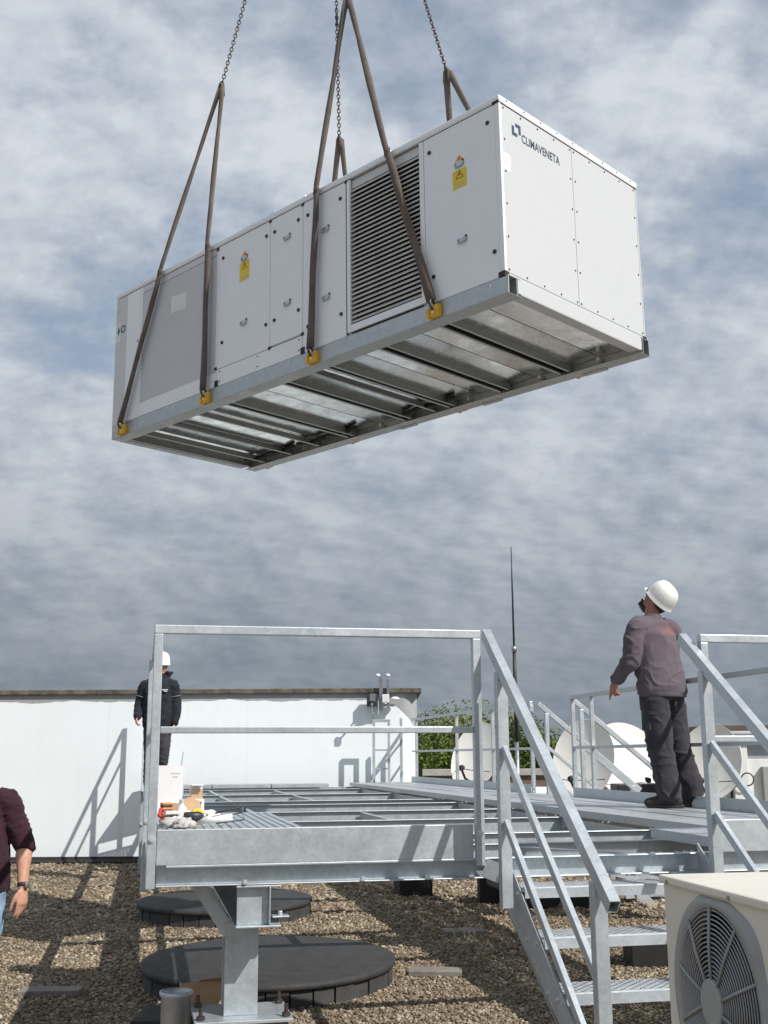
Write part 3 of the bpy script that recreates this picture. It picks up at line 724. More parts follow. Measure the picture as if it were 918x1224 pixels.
P(MB().box(-.35, .55, -.3, .3, .1, 1.25), 'case', 'tool_dark', .02, ub); P(MB().box(.15, .5, -.302, -.3005, .6, 1.1), 'grille', 'grille_grey', 0, ub)
ub = thing('condenser_box', 'white rounded roof unit low behind the whip antenna', 'equipment box', (2.25, 18.0, 0))
P(MB().box(-.35, .45, -.25, .25, .1, 1.22), 'case', 'cab_white', .08, ub); P(MB().box(-.75, -.37, -.2, .2, .1, 1.32), 'side_case', 'tool_dark', .05, ub)

# ------------------------------------------------------------------ round black roof kerbs, slabs, small things on the gravel
def kerb(x, y, r_, label, h=.17, sy=1.14):
    t = thing('round_roof_hatch', label, 'roof hatch', (x, y, 0), 0, 'round black roof hatches'); t.scale = (1, sy, 1)
    m = MB(); m.lathe([(0, h + .012), (r_ * .5, h + .010), (r_ * .97, h), (r_ * 1.0, h - .006), (r_, h - .04), (r_ * .985, h - .05), (r_ * .93, h - .05)], 72); P(m, 'membrane_lid', 'bitumen', 0, t, True)
    m = MB(); m.lathe([(r_ * .91, 0.0), (r_ * .91, h - .05)], 72); P(m, 'inner_kerb', 'bitumen', 0, t)
    n = int(2 * math.pi * r_ / .17)
    for k in range(n):
        q = Matrix.Rotation(2 * math.pi * k / n, 4, 'Z') @ Matrix.Translation((r_ * .955 + random.uniform(-.006, .006), 0, 0)) @ Matrix.Rotation(random.uniform(-.03, .03), 4, 'Y')
        w_ = math.pi * r_ * .955 / n - .004
        P(MB().box(-.018, .018, -w_, w_, 0.0, h - .046 + random.uniform(-.008, .004), q), 'rim_tile', 'bitumen_tile', .003, t)
kerb(-.915, 9.36, .985, 'nearest round black roof hatch with tiled rim, behind the column')
kerb(-1.78, 13.15, .96, 'farther round black roof hatch in the shade under the platform')
for x, y, a, w_, l_, lab in ((-2.46, 8.83, .05, .22, .09, 'dark paving slab on the shaded gravel, bottom left'), (.39, 9.52, -.1, .21, .10, 'brown paving slab on sunlit gravel right of the round hatch'), (.75, 11.6, .2, .2, .12, 'flat slab on gravel left of the stair')):
    o = MB().box(-w_, w_, -l_, l_, 0, .045).build('paving_slab', 'concrete_slab', None, .006); o.location = (x, y, .004); o.rotation_euler = (0, 0, a); tag(o, lab, 'slab', 'loose paving slabs')
o = MB().box(-.18, .3, -.18, .18, 0, .27).build('support_block', 'black_block', None, .01); o.location = (2.18, 9.95, .004); tag(o, 'square black support block right behind the lower treads', 'block', 'black support blocks')
o = MB().box(-.2, .2, -.2, .2, 0, .30).build('support_block', 'black_block', None, .01); o.location = (1.30, 14.1, .004); tag(o, 'black support block left of the stair head', 'block', 'black support blocks')
o = MB().box(-.55, .6, -.15, .15, 0, .20).build('support_block', 'black_block', None, .01); o.location = (2.0, 13.6, .004); tag(o, 'long low black support block behind the top tread', 'block', 'black support blocks')
lt = thing('loose_tread', 'spare perforated steel tread lying on the gravel behind the stair', 'stair tread', (3.1, 14.2, .05), .5)
P(MB().box(-.4, .4, -.13, .13, .06, .065), 'plate', 'galv_tread', 0, lt); P(MB().box(-.4, .4, -.134, -.1305, 0, .066), 'lip', 'galv', 0, lt)
pp = thing('pipe_stub', 'short open galvanised pipe stub left of the column foot', 'pipe', (-1.055, 6.05, 0))
m = MB(); m.lathe([(.072, 0), (.075, .53), (.084, .535), (.084, .555), (.074, .555), (.066, .54), (.066, .2)], 32); P(m, 'pipe', 'galv', 0, pp, True)
ca = thing('cardboard_box', 'torn brown cardboard box leaning behind the column foot', 'cardboard box', (-.99, 6.42, .36), .25)
P(MB().box(-.1, .14, -.004, .0, 0, .165), 'front_panel', 'carton', 0, ca); P(MB().box(-.1, .14, .1, .104, 0, .15), 'back_panel', 'carton', 0, ca); P(MB().box(-.104, -.1005, 0, .1, 0, .16), 'side_panel', 'carton', 0, ca); P(MB().box(-.1, .14, .0, .1, 0, .003), 'bottom_panel', 'carton', 0, ca)
P(MB().poly([(-.02, 0, .168), (.14, 0, .168), (.135, -.03, .195), (.0, -.03, .185)], (0, .003, 0)), 'flap', 'carton', 0, ca)
o = MB().box(-.35, .25, -.12, .3, 0, .355).build('plinth', 'black_block', None, .01); o.location = (-.99, 6.42, .003); tag(o, 'dark plinth under the torn cardboard box', 'plinth')

# ------------------------------------------------------------------ clutter on the front planks
def W(s, t, z=0.0): return (PO[0] + s * math.cos(PA) - t * math.sin(PA), PO[1] + s * math.sin(PA) + t * math.cos(PA), DK + z)
def at(name, label, cat, s, t, rz=0.0, z=.003, group=None): return thing(name, label, cat, W(s, t, z), PA + rz, group)
b = at('carton', 'tall white carton standing behind the front left post', 'carton', .125, 3.44, -.1)
P(MB().box(-.10, .115, -.1, .1, 0, .355), 'body', 'carton_white', .004, b); P(MB().box(-.10, .115, -.1, .1, .3555, .358), 'lid', 'carton_white', 0, b)
for i, (x0, x1, z) in enumerate(((.03, .10, .30), (.045, .085, .275))): P(MB().box(x0, x1, -.1012, -.1004, z - .004, z + .004), 'print', 'grey_print', 0, b)
P(MB().tube([(.10, 0, .358), (.112, 0, .46)], .003, 6), 'wire', 'tool_steel', 0, b)
b = at('carton', 'small open white carton right of the tall one', 'carton', .345, 3.40, .1)
P(MB().box(-.045, .05, -.06, .06, 0, .11), 'body', 'carton_white', .003, b); P(MB().box(-.045, .05, .05, .055, .1105, .21), 'back_flap', 'carton_white', 0, b); P(MB().box(-.042, .046, .0, .048, .1105, .18), 'inner', 'carton', 0, b); P(MB().box(-.045, .05, -.06, .058, .2105, .216), 'top', 'carton_white', 0, b)
b = at('cardboard_box', 'open brown cardboard tray in front of the white cartons', 'cardboard box', .215, 2.95, .1)
P(MB().box(-.1, .12, -.08, -.076, 0, .075), 'front_panel', 'carton', 0, b); P(MB().box(-.1, .12, .08, .084, 0, .095), 'back_panel', 'carton', 0, b); P(MB().box(-.104, -.1005, -.076, .08, 0, .075), 'side_panel', 'carton', 0, b); P(MB().poly([(.121, -.08, 0), (.121, .08, 0), (.121, .08, .085), (.15, .0, .11), (.121, -.08, .07)], (.004, 0, 0)), 'flap', 'carton', 0, b)
P(MB().box(-.1, .12, -.076, .08, 0, .004), 'bottom_panel', 'carton', 0, b)
b = at('work_glove', 'orange and dark striped work glove by the front left post', 'glove', .105, 2.7, .3)
for k in range(4): P(MB().box(-.035, .04, -.03, .03, .002 + k * .032, .016 + k * .032), 'stripe', 'orange_tool', .006, b)
for k in range(3): P(MB().box(-.034, .038, -.029, .029, .0165 + k * .032, .0335 + k * .032), 'stripe', 'tool_dark', .004, b)
b = at('caulking_gun', 'caulking gun with open black wire frame lying on the planks', 'caulking gun', .34, 1.86, -.06)
m = MB(); m.tube([(-.06, 0, .03), (.16, 0, .05)], .024, 12); P(m, 'cartridge', 'tool_white', 0, b, True)
m = MB(); m.tube([(.05, .03, .045), (.22, .05, .075), (.235, .05, .03), (.06, .03, .012)], .0045, 6); m.tube([(.05, -.03, .075), (.23, -.02, .115), (.236, .02, .112), (.24, .05, .078)], .0055, 6); P(m, 'wire_frame', 'tool_dark', 0, b, True)
m = MB(); m.tube([(-.06, 0, .03), (-.12, 0, .03), (-.14, -.01, .005)], [.02, .018, .01], 10); P(m, 'handle', 'tool_dark', 0, b, True)
b = at('spray_can', 'yellow topped spray can lying among the tools', 'spray can', .31, 2.32, 1.35)
P(MB().cyl((0, -.09, .033), (0, .06, .033), .03, 16), 'can', 'tool_white', .003, b, True); P(MB().cyl((0, .0605, .033), (0, .11, .033), .028, 16), 'cap', 'tool_yellow', .003, b, True)
b = at('spirit_level', 'white and yellow spirit level laid over the tools', 'spirit level', .22, 2.12, .02)
P(MB().box(-.13, .16, -.012, .012, .06, .082), 'bar', 'tool_white', .002, b); P(MB().box(.03, .10, -.0125, .0125, .0595, .0825), 'vial_block', 'tool_yellow', 0, b); P(MB().box(-.14, -.1305, -.013, .013, .059, .083), 'end_cap', 'red_tool', 0, b)
P(MB().box(-.1, -.05, -.02, .02, 0, .0595), 'rest_block', 'tool_dark', .004, b)
b = at('drill', 'dark cordless drill with steel chuck beside the spirit level', 'drill', .26, 1.84, .3)
P(MB().tube([(-.06, 0, .06), (.03, 0, .06), (.05, 0, .06)], [.026, .028, .02], 14), 'motor_body', 'tool_dark', 0, b, True); P(MB().cyl((.051, 0, .06), (.09, 0, .06), .017, 12, .010), 'chuck', 'tool_steel', 0, b, True); P(MB().tube([(-.045, 0, .05), (-.055, -.02, .02), (-.06, -.05, .02)], .018, 10), 'grip', 'tool_dark', 0, b, True)
for i, (s, t, mt, nm, lab) in enumerate(((.12, 1.80, 'rag', 'rag', 'crumpled grey rag at the foot of the front left post'), (.20, 1.72, 'rag', 'rag', 'pale crumpled rag along the toe plate'), (.15, 2.0, 'tool_white', 'rag', 'white crumpled cloth behind the grey rag'), (.40, 2.75, 'tool_white', 'plastic_bag', 'white plastic bag beside the cardboard tray'), (.29, 2.55, 'orange_tool', 'plastic_sheet', 'crumpled orange plastic sheet before the cardboard tray'))):
    v = ico_v.copy(); bm = bmesh.new(); bmesh.ops.create_icosphere(bm, subdivisions=3, radius=1)
    for q in bm.verts:
        n_ = mnoise.noise(q.co * 2.3 + Vector((i * 9, 0, 0))); q.co *= 1 + .5 * n_ + .2 * mnoise.noise(q.co * 6); q.co = Vector((q.co.x * .075, q.co.y * .055, max(0, (q.co.z + .5) * .036)))
    me = bpy.data.meshes.new(nm); bm.to_mesh(me); bm.free(); me.polygons.foreach_set('use_smooth', [True] * len(me.polygons))
    o = link(nm, me, mt); o.location = W(s, t, .003); o.rotation_euler = (0, 0, i * 1.1); tag(o, lab, 'rag' if nm == 'rag' else 'plastic')
b = at('tape_roll', 'yellow tape roll standing among the tools on the planks', 'tape', .285, 2.0, .5)
P(MB().ring((0, -.02, .05), (0, 1, 0), .028, .05, .035, 24), 'roll', 'tool_yellow', .003, b)
b = at('bottle', 'small white bottle with grey cap standing behind the rags', 'bottle', .20, 2.35, 0)
P(MB().lathe([(0, 0), (.032, 0), (.034, .01), (.034, .09), (.014, .11), (.014, .12)], 18), 'bottle_body', 'tool_white', 0, b, True); P(MB().cyl((0, 0, .1205), (0, 0, .145), .016, 14), 'cap', 'grey_print', .003, b)
b = at('cardboard_piece', 'tilted brown cardboard piece propped among the tools', 'cardboard', .25, 2.62, .2)
P(MB().poly([(-.07, 0, 0), (.09, 0, 0), (.10, .05, .12), (.02, .06, .15), (-.05, .05, .11)], (.0, .004, 0)), 'sheet', 'carton', 0, b)
b = at('hand_clamp', 'red handled hand clamp tucked against the front left post', 'clamp', .075, 2.15, .4)
P(MB().tube([(0, -.05, .02), (0, .06, .05), (.02, .08, .09)], .012, 8), 'handle', 'red_tool', 0, b, True); P(MB().tube([(.02, -.05, .03), (.03, .05, .02)], .009, 8), 'jaw', 'tool_dark', 0, b, True)

# ------------------------------------------------------------------ outdoor air-conditioning unit, lower right
AW = Vector((.165, -.986, 0)).normalized()
ac = thing('air_conditioner', 'cream outdoor air conditioner with round grey fan grille, bottom right corner', 'air conditioner', (.775, 3.30, .70), math.atan2(AW.y, AW.x))
# local x runs along the face towards the viewer, local y into the cabinet
H_ = .673
def A(mb, nm, mat, bev=.004, par=ac, sm=False): return mb.build(nm, mat, par, bev, sm)
cs = MB(); hub = (.315, .398); rr = .262; n = 48
# front sheet with a round opening: fan of quads between square-ish border and the circle
x0, x1, z0, z1 = 0.0, .86, 0.0, H_ - .024
vs = []; 
def border(t):
    c_, s_ = math.cos(t), math.sin(t); k = 1e9
    for lim, d_ in (((x1 - hub[0]), c_), ((x0 - hub[0]), c_), ((z1 - hub[1]), s_), ((z0 - hub[1]), s_)):
        if abs(d_) > 1e-9 and lim / d_ > 0: k = min(k, lim / d_)
    return hub[0] + c_ * k, hub[1] + s_ * k
angs = sorted([2 * math.pi * k / n for k in range(n)] + [math.atan2(zz_ - hub[1], xx_ - hub[0]) % (2 * math.pi) for xx_ in (x0, x1) for zz_ in (z0, z1)])
rr = .235
for t in angs:
    bx, bz = border(t); vs += [(hub[0] + rr * math.cos(t), 0, hub[1] + rr * math.sin(t)), (bx, 0, bz), (hub[0] + rr * math.cos(t), .05, hub[1] + rr * math.sin(t))]
fs = []
for k in range(len(angs)):
    j = (k + 1) % len(angs); fs += [(3 * k, 3 * k + 1, 3 * j + 1, 3 * j), (3 * k, 3 * j, 3 * j + 2, 3 * k + 2)]
A(MB().add(vs, fs), 'front_panel', 'cream_case', 0)
m = MB(); m.box(0, .004, .002, .33, 0, z1); m.box(.856, .86, .002, .33, 0, z1); m.box(.004, .856, .326, .33, 0, z1); m.box(.004, .856, .002, .326, 0, .004); A(m, 'side_casing', 'cream_case', 0)
A(MB().box(-.010, .870, -.012, .345, z1 + .001, H_), 'top_cover', 'cream_case', .006)
A(MB().box(.06, .60, .10, .104, .1, .62), 'fan_shroud', 'fan_dark', 0)
# raised grey bezel around the fan with a lobed outline
m = MB(); n = 64; o_ = []
for k in range(n):
    t = 2 * math.pi * k / n; bump_ = .022 * max(0, math.cos(2 * (t - R(42)))) ** 6 if abs(((t - R(42) + math.pi) % (2 * math.pi)) - math.pi) < 1.2 else 0
    ro = min(.262 + bump_, (z1 - .003 - hub[1]) / math.sin(t) if math.sin(t) > .3 else 9)
    for r_, y in ((.222, -.004), (.227, -.010), (ro - .008, -.010), (ro, .0005)): o_.append((hub[0] + r_ * math.cos(t), y, hub[1] + r_ * math.sin(t)))
fs = []
for k in range(n):
    j = (k + 1) % n
    for q in range(3): fs.append((4 * k + q, 4 * k + q + 1, 4 * j + q + 1, 4 * j + q))
A(MB().add(o_, fs), 'fan_bezel', 'bezel_grey', 0, ac, True)
gr = A(MB().cyl((hub[0], -.028, hub[1]), (hub[0], -.012, hub[1]), .058, 32), 'hub_disc', 'bezel_grey', .004)
for k in range(15):
    r_ = .066 + k * .0109; A(MB().torus((hub[0], -.018 + .012 * (k / 14) ** 2, hub[1]), (0, 1, 0), r_, .0023, 48, 5), 'grille_ring', 'grille_grey', 0, ac, True)
for k in range(10):
    t = 2 * math.pi * k / 10 + R(52); c_, s_ = math.cos(t), math.sin(t)
    m = MB(); m.tube([(hub[0] + r_ * c_ - s_ * .02 * q, -.0235 + .014 * q * q, hub[1] + r_ * s_ + c_ * .02 * q) for q, r_ in ((0, .05), (.5, .14), (1, .224))], .0042, 6); A(m, 'grille_spoke', 'grille_grey', 0, ac, True)
for k in range(4):
    q = Matrix.Translation((hub[0], .06, hub[1])) @ Matrix.Rotation(k * math.pi / 2 + .4, 4, 'Y')
    m = MB(); m.add([q @ Vector(v_) for v_ in ((.05, .01, -.02), (.22, .02, -.10), (.23, -.02, .06), (.05, -.01, .02))], [(0, 1, 2, 3)]); A(m, 'fan_blade', 'fan_dark', 0)
for x in (.12, .70): A(MB().box(x, x + .06, .02, .31, -.06, -.001), 'foot', 'tool_dark', .004)
for x, z in ((.05, .628), (.42, .628), (.80, .628)): A(MB().cyl((x, -.0125, z + .03), (x, -.015, z + .03), .006, 8), 'screw', 'tool_steel', 0)
o = MB().box(-.05, .95, -.05, .42, 0, .635).build('equipment_stand', 'concrete_slab', None, .01); o.location = (.775, 3.30, .002); o.rotation_euler = (0, 0, math.atan2(AW.y, AW.x)); tag(o, 'block stand under the cream air conditioner', 'stand')

# ------------------------------------------------------------------ the hoisted air-handling unit
UY = math.atan2(-.698, .716)
UK = .85; UL = (1.074 * UK, 9.231 * UK, EYE + (5.81 - EYE) * UK)
unit = thing('air_handling_unit', 'large white air handling unit hanging in the sky from slings', 'air handling unit', UL, UY); unit.scale = (UK,) * 3; unit.rotation_euler = (0, -.0100, UY)
def U(mb, nm, mat, bev=.004, par=unit, sm=False): return mb.build(nm, mat, par, bev, sm)
L_, W_, HH = 6.25, 2.29, 1.72
# core (kept just inside the outer sheets) with a recess behind the louvre
m = MB(); m.box(-L_ + .02, -1.955, .02, W_ - .02, .004, HH - .004); m.box(-.975, -.02, .02, W_ - .02, .004, HH - .004); m.box(-1.954, -.976, .22, W_ - .02, .004, HH - .004)
U(m, 'inner_casing', 'grey_sheet', 0)
def panel(x0, x1, z0, z1, mat='white_sheet', nm='panel', y0=0.0, th=.018): return U(MB().box(x0, x1, y0, y0 + th, z0, z1), nm, mat, .004)
def handle(par, x, z):
    m = MB(); m.box(x - .055, x + .055, -.004, -.0004, z - .028, z + .028); U(m, 'handle_plate', 'steel_handle', .002, par)
    m = MB(); m.tube([(x - .05, -.006, z + .018), (x - .045, -.016, z - .012), (x - .03, -.02, z - .03), (x + .03, -.02, z - .03), (x + .045, -.016, z - .012), (x + .05, -.006, z + .018)], .008, 6); U(m, 'handle_grip', 'steel_handle', 0, par, True)
    U(MB().box(x + .038, x + .058, -.012, -.0045, z + .012, z + .032), 'latch', 'black_rubber', 0, par)
def bolt(par, x, z, r_=.02): U(MB().cyl((x, -.012, z), (x, -.0003, z), r_, 14), 'fastener', 'black_rubber', .003, par)
def screw(par, x, z, r_=.008): U(MB().cyl((x, -.005, z), (x, -.0003, z), r_, 8), 'screw', 'black_rubber', 0, par)
ZT = 1.694
panel(-6.0, -5.69, .002, ZT, nm='side_panel'); panel(-6.25, -6.003, .002, ZT, 'pale_grey_sheet', 'side_panel')
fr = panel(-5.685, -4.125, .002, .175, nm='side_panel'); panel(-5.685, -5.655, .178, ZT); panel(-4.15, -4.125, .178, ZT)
ms = panel(-5.652, -4.153, .178, 1.61, 'grey_sheet', 'coil_guard', .004, .012); panel(-5.652, -4.153, 1.613, ZT, 'pale_grey_sheet', 'side_panel')
for k in range(52):
    pass
d1 = panel(-4.12, -3.205, .205, ZT, nm='access_door'); d2 = panel(-3.198, -2.672, .222, ZT, nm='access_door')
sk = panel(-4.12, -2.672, .002, .198, nm='skirt_panel')
d3 = panel(-2.664, -2.012, .002, ZT, nm='access_door'); d4 = panel(-.925, -.053, .002, ZT, nm='access_door')
for x, z in ((-4.035, 1.53), (-3.265, 1.53), (-4.03, .50), (-3.26, .49)): bolt(d1, x, z)
for x, z in ((-3.125, 1.53), (-2.735, 1.53), (-3.12, .50), (-2.73, .50)): bolt(d2, x, z)
for x, z in ((-2.585, 1.53), (-2.085, 1.53), (-2.58, .27), (-2.08, .26)): bolt(d3, x, z)
for x, z in ((-.85, 1.535), (-.135, 1.54), (-.83, .255), (-.105, .26)): bolt(d4, x, z)
handle(d1, -3.65, 1.40); handle(d1, -3.645, .63); handle(d2, -2.92, 1.395); handle(d2, -2.91, .635); handle(d3, -2.31, 1.27); handle(d3, -2.30, .51); handle(d4, -.485, 1.27); handle(d4, -.475, .505)
for x in (-4.06, -3.4, -2.72):
    for z in (.165, .05): screw(sk, x, z)
for x, z in ((-4.14, .215), (-4.14, 1.67), (-3.2, 1.685), (-3.2, .205), (-2.667, 1.685), (-2.667, .215), (-2.0, 1.69)): U(MB().box(x - .022, x + .022, -.006, -.0005, z - .018, z + .018), 'rubber_stop', 'black_rubber', .003)
for x, z in ((-4.12, .035), (-2.66, .03)): U(MB().box(x - .03, x + .03, -.012, -.0008, z - .04, z + .035), 'rubber_stop', 'black_rubber', .005)
U(MB().box(-2.008, -1.995, .004, .02, .02, 1.69), 'seal_strip', 'black_rubber', 0)
for x in (-5.69, -4.12, -3.2, -2.667, -1.4): U(MB().cyl((x, .03, 1.768), (x, .03, 1.80), .014, 8), 'roof_screw', 'hot_dip', 0)
U(MB().cyl((-5.74, -.006, 1.0), (-5.74, -.0003, 1.0), .016, 12), 'lock', 'tool_steel', 0)
# louvre
lv = U(MB().box(-1.993, -1.948, -.004, .02, .03, 1.69), 'louvre_frame', 'white_sheet', .003); U(MB().box(-.985, -.93, -.004, .02, .03, 1.69), 'louvre_frame', 'white_sheet', .003)
U(MB().box(-1.947, -.986, -.002, .02, .03, .105), 'louvre_frame', 'white_sheet', .003); U(MB().box(-1.947, -.986, .03, .045, 1.60, 1.69), 'louvre_frame', 'pale_grey_sheet', .003)
ns = 30; sm_ = None
for k in range(ns):
    z = .125 + k * (1.60 - .125) / ns
    if sm_ is None:
        m = MB(); m.poly([(-1.946, 0, 0), (-1.946, .010, -.004), (-1.946, .052, .040), (-1.946, .044, .044)], (.958, 0, 0)); sm_ = m.mesh('louvre_slat')
    link('louvre_slat', sm_, 'slat', unit, 0, (0, 0, z))
U(MB().box(-1.946, -.988, .075, .08, .1, 1.66), 'filter', 'fan_dark', 0)  # black sheet giving the recess behind the slats its darkness
# end face
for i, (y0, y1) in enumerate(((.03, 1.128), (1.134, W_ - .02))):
    e = U(MB().box(-.018, 0.0, y0, y1, .045, ZT), 'end_panel', 'end_sheet_sun_toned', .004)
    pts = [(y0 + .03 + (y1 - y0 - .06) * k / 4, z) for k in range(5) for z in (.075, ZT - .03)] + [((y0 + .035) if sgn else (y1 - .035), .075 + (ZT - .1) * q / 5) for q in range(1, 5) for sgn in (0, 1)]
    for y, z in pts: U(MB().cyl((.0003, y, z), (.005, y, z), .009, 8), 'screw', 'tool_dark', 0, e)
U(MB().box(-.02, -.002, .03, W_ - .02, .004, .042), 'end_trim', 'end_sheet_sun_toned', .003); U(MB().box(-.05, .004, -.004, .027, .05, ZT), 'corner_post', 'white_sheet', .004); U(MB().box(-.05, .002, W_ - .018, W_ + .002, .05, ZT), 'corner_post', 'end_sheet_sun_toned', .004)
U(MB().box(-L_ - .001, -L_ + .018, 0.02, W_, .02, ZT), 'end_panel', 'white_sheet', .004); U(MB().box(-L_ + .02, -.02, W_ - .018, W_, .02, ZT), 'rear_panel', 'white_sheet', .004)
for x, y in ((-.02, .0), (-.02, W_)): 
    sg = -1 if y == 0 else 1
    U(MB().box(x - .05, x + .03, y - .012 if sg < 0 else y - .05, y + .05 if sg < 0 else y + .012, -.005, .048), 'corner_block', 'black_rubber', .008); U(MB().box(x - .055, x + .026, y - .01 if sg < 0 else y - .05, y + .05 if sg < 0 else y + .01, ZT - .005, ZT + .028), 'corner_block', 'black_rubber', .006)
# roof cap with drip lip
m = MB(); m.box(-L_ - .004, .012, -.010, W_ + .010, 1.712, 1.765); U(m, 'roof_cap', 'white_sheet', .008)
m = MB(); m.box(-L_ - .003, .010, -.008, -.002, 1.700, 1.7115); m.box(.004, .010, -.0015, W_ + .008, 1.700, 1.7115); U(m, 'drip_lip', 'white_sheet', .003)
for k in range(9): U(MB().cyl((.0123, .1 + k * .26, 1.742), (.017, .1 + k * .26, 1.742), .008, 8), 'screw', 'tool_dark', 0)
# base frame: two long rails, end rails, cross members and bright floor pans
ZB = -.166
for y0, y1, yf0, yf1 in ((-.004, .006, -.004, .17), (W_ - .006, W_ + .004, W_ - .17, W_ + .004)):
    m = MB(); m.box(-L_ + .01, .035, y0, y1, ZB, -.006); m.box(-L_ + .01, .035, yf0, yf1, ZB - .005, ZB); m.box(-L_ + .01, .035, yf0, yf1, -.0055, -.0005)
    a = y1 if y0 < 1 else y0
    q = y0 + .12 if y0 < 1 else y1 - .12
    m.box(-L_ + .01, .035, min(q, q + .006), max(q, q + .006), ZB + .001, -.007)
    U(m, 'base_rail', 'rail_base', .002)
    for k in range(9): U(MB().cyl((-5.6 + k * .68, y0 - .005 if y0 < 1 else y1 + .0, -.05), (-5.6 + k * .68, y0 if y0 < 1 else y1 + .005, -.05), .012, 8), 'bolt', 'hot_dip', 0)
for x in (.012, -L_ + .02):
    m = MB(); m.box(x, x + .02, .135, W_ - .135, ZB + .03, -.003); m.box(x - .10, x + .02, .175, W_ - .175, ZB + .022, ZB + .029); U(m, 'end_rail', 'end_sheet_sun_toned' if x > 0 else 'rail_base', .002)
for (x, wd) in ((-6.12, .05), (-5.80, .05), (-5.25, .05), (-4.70, .05), (-4.13, .12), (-3.15, .12), (-2.70, .05), (-2.46, .10), (-1.69, .13), (-.88, .13)):
    m = MB(); z = ZB + .012
    f_ = MB(); PZ = -.082
    m.box(x - wd / 2, x - wd / 2 + .005, .125, W_ - .125, z + .0045, PZ); f_.box(x - wd / 2 - .004, x - wd / 2 + .028, .175, W_ - .175, z - .002, z + .004)
    if wd > .08: m.box(x + wd / 2 - .005, x + wd / 2, .125, W_ - .125, z + .0045, PZ); f_.box(x + wd / 2 - .022, x + wd / 2 + .004, .175, W_ - .175, z - .002, z + .004)
    U(m, 'cross_member', 'shaded_web_steel', .001); U(f_, 'member_flange', 'rail_base', .001)
    if wd > .08: U(MB().box(x - wd / 2 + .006, x + wd / 2 - .006, .13, W_ - .13, -.118, PZ - .002), 'dark_slot_strip', 'dark_void', 0)  # black strip standing in for the unlit slot between the webs
px = [-6.22, -5.25, -4.13, -3.15, -2.46, -1.69, -.88, .0]
for a, b in zip(px, px[1:]):
    mid = a + (b - a) * .45
    for q0, q1, dz, tl in ((a + .01, mid, .0, -.03), (mid + .008, b - .01, .006, .02)):
        m = MB(); m.add([(q0, .126, -.078 + dz + tl * .4), (q1, .126, -.078 + dz - tl * .4), (q1, W_ - .126, -.078 + dz - tl * .4), (q0, W_ - .126, -.078 + dz + tl * .4)], [(0, 1, 2, 3)]); U(m, 'floor_pan', 'pan', 0)
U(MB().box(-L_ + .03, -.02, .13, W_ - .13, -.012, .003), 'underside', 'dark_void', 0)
for k, x in enumerate((-6.0, -5.55, -4.95, -4.4, -3.3, -2.8)):
    m = MB(); m.tube([(x, W_ - .35, -.115), (x + .25, W_ - .3, -.125), (x + .5, W_ - .33, -.115)], .03, 8); U(m, 'drain_pipe', 'black_rubber', 0, unit, True)
for x in (-.45, -1.2, -2.2, -3.6, -5.0): U(MB().cyl((x, W_ - .20, -.12), (x, W_ - .124, -.12), .022, 10), 'plug', 'hot_dip', 0)
for x in (-.6, -2.0, -3.3): U(MB().box(x - .14, x + .14, W_ - .05, W_ + .02, ZB - .012, ZB - .0055), 'pad', 'rail_base', .002)
# lifting lugs
LX = (-5.98, -4.295, -2.493, -.826)
for x in LX:
    for sg in (0, 1):
        y0, y1 = (-.055, -.0045) if sg == 0 else (W_ + .0045, W_ + .055)
        m = MB(); m.box(x - .02, x + .085, y0, y1, ZB + .005, -.045); m.box(x - .055, x - .021, y0 - .01 if sg == 0 else y0, y1 if sg == 0 else y1 + .01, ZB + .0, ZB + .095)
        lg = U(m, 'lifting_lug', 'yellow_paint', .006)
        for q in ((.02, -.12), (.055, -.08)): U(MB().cyl((x + q[0], (y0 - .006 if sg == 0 else y1), q[1]), (x + q[0], (y0 if sg == 0 else y1 + .006), q[1]), .013, 8), 'lug_bolt', 'hot_dip', 0, lg)
# stickers (flat prints)
def stick(pts, mat, nm='sticker', y=-.0006, th=.0005, par=None):
    par = par or unit
    return U(MB().poly([(x, y, z) for x, z in pts], (0, -th, 0)), nm, mat, 0, par)
for par, x0, x1, z0, z1 in ((d4, -.572, -.40, 1.025, 1.215), (d1, -3.735, -3.56, 1.13, 1.36)):
    stick([(x0, z0), (x1, z0), (x1, z1), (x0, z1)], 'yellow_sticker', par=par); xc = (x0 + x1) / 2
    hz = 1.365 if par is d4 else 1.49
    stick([(xc - .055, hz - .06), (xc + .055, hz - .06), (xc, hz)], 'orange_sticker', par=par)
    stick([(xc - .006, hz - .045), (xc + .008, hz - .045), (xc, hz - .018)], 'black_rubber', 'symbol', -.0012, par=par)
    zc = z1 - .045                                                     # black warning triangle outline on the yellow field
    for a, b in (((-.045, -.04), (0, .035)), ((0, .035), (.045, -.04)), ((.045, -.04), (-.045, -.04))):
        U(MB().bar((xc + a[0], -.0015, zc + a[1]), (xc + b[0], -.0015, zc + b[1]), .0008, .006, (0, 0, 1) if a[1] != b[1] else (0, 0, 1)), 'symbol', 'black_rubber', 0, par)
    stick([(xc - .004, zc - .025), (xc + .012, zc - .002), (xc + .002, zc - .002), (xc + .004, zc + .02), (xc - .012, zc - .006), (xc - .002, zc - .006)], 'black_rubber', 'symbol', -.0012, par=par)
    for q in range(3): stick([(xc - .06, z0 + .02 + q * .018), (xc + .06, z0 + .02 + q * .018), (xc + .06, z0 + .026 + q * .018), (xc - .06, z0 + .026 + q * .018)], 'grey_print', 'symbol', -.0012, par=par)
stick([(-5.055, 1.16), (-4.75, 1.14), (-4.74, 1.34), (-5.05, 1.37)], 'paper', 'paper_notice', .0032, par=ms)
